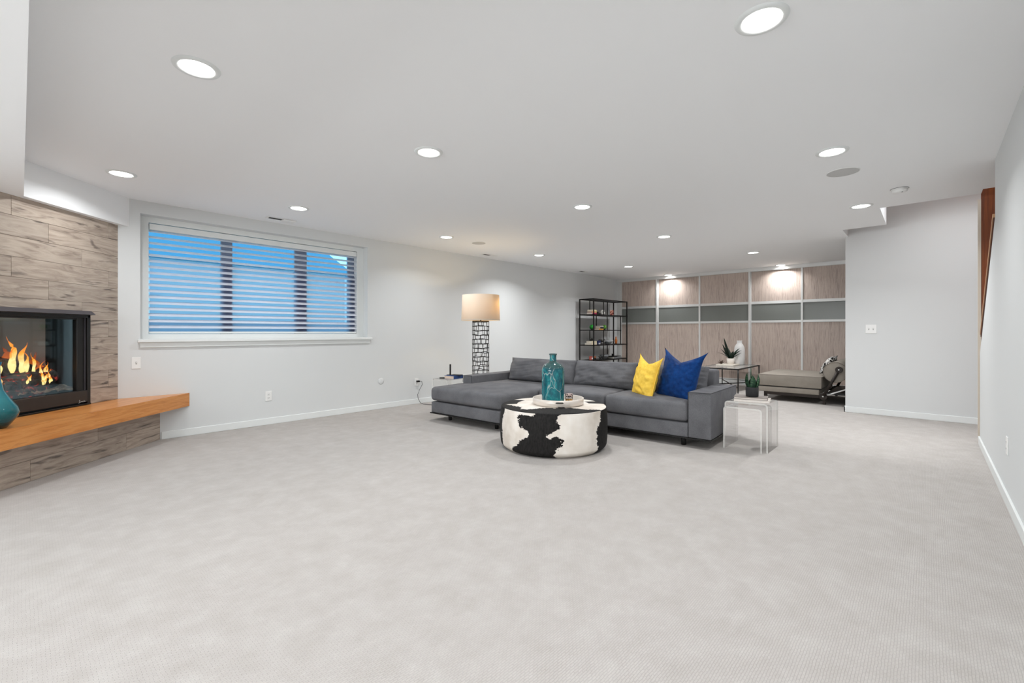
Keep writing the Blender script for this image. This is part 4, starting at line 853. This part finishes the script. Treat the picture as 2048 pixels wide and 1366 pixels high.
# ------------------------------------------------------------------ daybed
dx0, dy0, dy1 = 3.765, 8.30, 9.62
t = thing('daybed', 'taupe daybed on a black steel frame with a round bolster', 'daybed', (dx0, dy0, 0))
DL = .885; DW = dy1 - dy0
b = bm_new(); bbox(b, 0, DL, 0, DW, .238, .420); link_obj('mattress', b, M_DAYBED, t, bevel=.012, bseg=3, smooth='all')
for z in (.417,): link_obj('piping', tube(bm_new(), [(.004, .002, z), (DL - .004, .002, z)], .004, 6), mat('daybed_piping', (120, 112, 104), .9), t)
b = bm_new(); bbox(b, -.01, DL - .03, .0, DW, .140, .222); link_obj('upholstered_rail', b, M_DAYBED, t, bevel=.014, bseg=3, smooth='all')
box('slat_deck', .01, DL - .02, .02, DW - .02, .2215, .2385, M_BLACK, t)
M_BRN = mat('brown_black_steel', (44, 37, 33), .45, .3)
for yy in (.01, DW - .05):
    b = bm_new(); bbox(b, .09, .93, yy, yy + .04, .095, .14); link_obj('frame_rail', b, M_BRN, t, bevel=.003)
    box('leg', .09, .135, yy, yy + .04, 0, .11, M_BRN, t, bevel=.002); box('leg', .895, .935, yy, yy + .04, .008, .11, M_BRN, t, bevel=.002)
    link_obj('foot_glide', lathe(bm_new(), [(.010, 0), (.010, .010)], 12, .915, yy + .02), M_CHROME, t)
    o = link_obj('hub', lathe(bm_new(), [(.050, -.012), (.055, -.008), (.055, .008), (.050, .012)], 32), M_BRN, t, smooth=True); o.rotation_euler = (R(90), 0, 0); o.location = (.905, yy - .006, .128)
    bo = link_obj('bolt', lathe(bm_new(), [(.011, 0), (.011, .008), (.004, .011)], 16), M_PLATE, o, smooth='all'); bo.location = (0, 0, .012)
    link_obj('bolster_arm', tube(bm_new(), [(.915, yy - .03, .14), (1.105, yy - .03, .545)], .020, 10), M_BRN, t, smooth='all')
    o = link_obj('arm_cap', lathe(bm_new(), [(.042, -.014), (.046, -.008), (.046, .008), (.042, .014)], 32), M_BRN, t, smooth=True); o.rotation_euler = (R(90), 0, 0); o.location = (1.105, yy - .034, .548)
    bo = link_obj('bolt', lathe(bm_new(), [(.010, 0), (.010, .008), (.004, .011)], 16), M_PLATE, o, smooth='all'); bo.location = (0, 0, .014)
link_obj('tilt_rod', tube(bm_new(), [(.93, .02, .14), (1.22, .02, .27)], .010, 8), M_ALU, t)
b = bm_new(); bbox(b, .95, 1.42, .05, DW - .05, .16, .19); link_obj('head_frame', b, M_BLACK, t); box('leg', 1.15, 1.19, .62, .66, 0, .17, M_BRN, t)
b = lathe(bm_new(), [(.142, 0), (.150, .004), (.155, .012), (.155, DW - .032), (.150, DW - .024), (.142, DW - .02)], 48)
o = link_obj('bolster', b, M_DAYBED, t, smooth='all'); o.rotation_euler = (R(-90), 0, 0); o.location = (1.055, .01, .505)
link_obj('bolster_piping', tube(bm_new(), [(1.055 + .152*math.cos(a), .011, .505 + .152*math.sin(a)) for a in [2*math.pi*i/40 for i in range(41)]], .004, 6), mat('daybed_piping', (120, 112, 104), .9), t)
m = mat('speckled_fleece', (230, 228, 224), .9); k = NT(m); k.link(k.ramp(k.noise(k.coords(), 42, 2, .5), [(.47, lin((24, 22, 22))), (.53, lin((226, 224, 220)))]), k.b.inputs['Base Color']); k.bump(k.noise(k.coords(), 50, 2), .8, .02)
t = thing('speckled_pillow', 'black and white speckled pillow behind the daybed bolster', 'pillow', (4.665, 8.86, .585)); t.rotation_euler = (0, R(32), R(0))
o = link_obj('cover', pillow(.50, .30, .12, 3, .03, .02, .02, 26, .4, 8), m, t, smooth='all'); o.rotation_euler = (0, 0, R(90))

# ------------------------------------------------------------------ stair side: wood panel and handrail
t = thing('stair_panel', 'dark reddish wood panel closing the stair beside the right wall', 'panel', (6.24, 6.50, 0))
box('board', 0.0, 1.05, .004, .034, 0, 3.3, M_PANELWOOD, t); box('edge_strip', -.022, 0.0, 0, .036, 0, 2.44, mat('edge_cream', (214, 202, 186), .6), t)
t = thing('handrail', 'sloping light wood handrail on top of the stair wall', 'handrail', (XR, 5.12, 0))
def railprism(x0, x1, o0, o1, m, nm):
    b = bm_new(); ya, yb = 0, YK - 5.12 - .20
    a = [b.verts.new((x, y, zr(y + 5.12) + oo)) for x, y, oo in ((x0, ya, o0), (x1, ya, o0), (x1, ya, o1), (x0, ya, o1))]; c = [b.verts.new((x, y, zr(y + 5.12) + oo)) for x, y, oo in ((x0, yb, o0), (x1, yb, o0), (x1, yb, o1), (x0, yb, o1))]
    b.faces.new(a[::-1]); b.faces.new(c)
    for i in range(4): b.faces.new((a[i], a[(i+1) % 4], c[(i+1) % 4], c[i]))
    link_obj(nm, b, m, t)
railprism(-.008, .10, .002, .022, M_RAILDARK, 'rail_base'); railprism(-.012, .10, .022, .05, M_RAILWOOD, 'rail_cap')
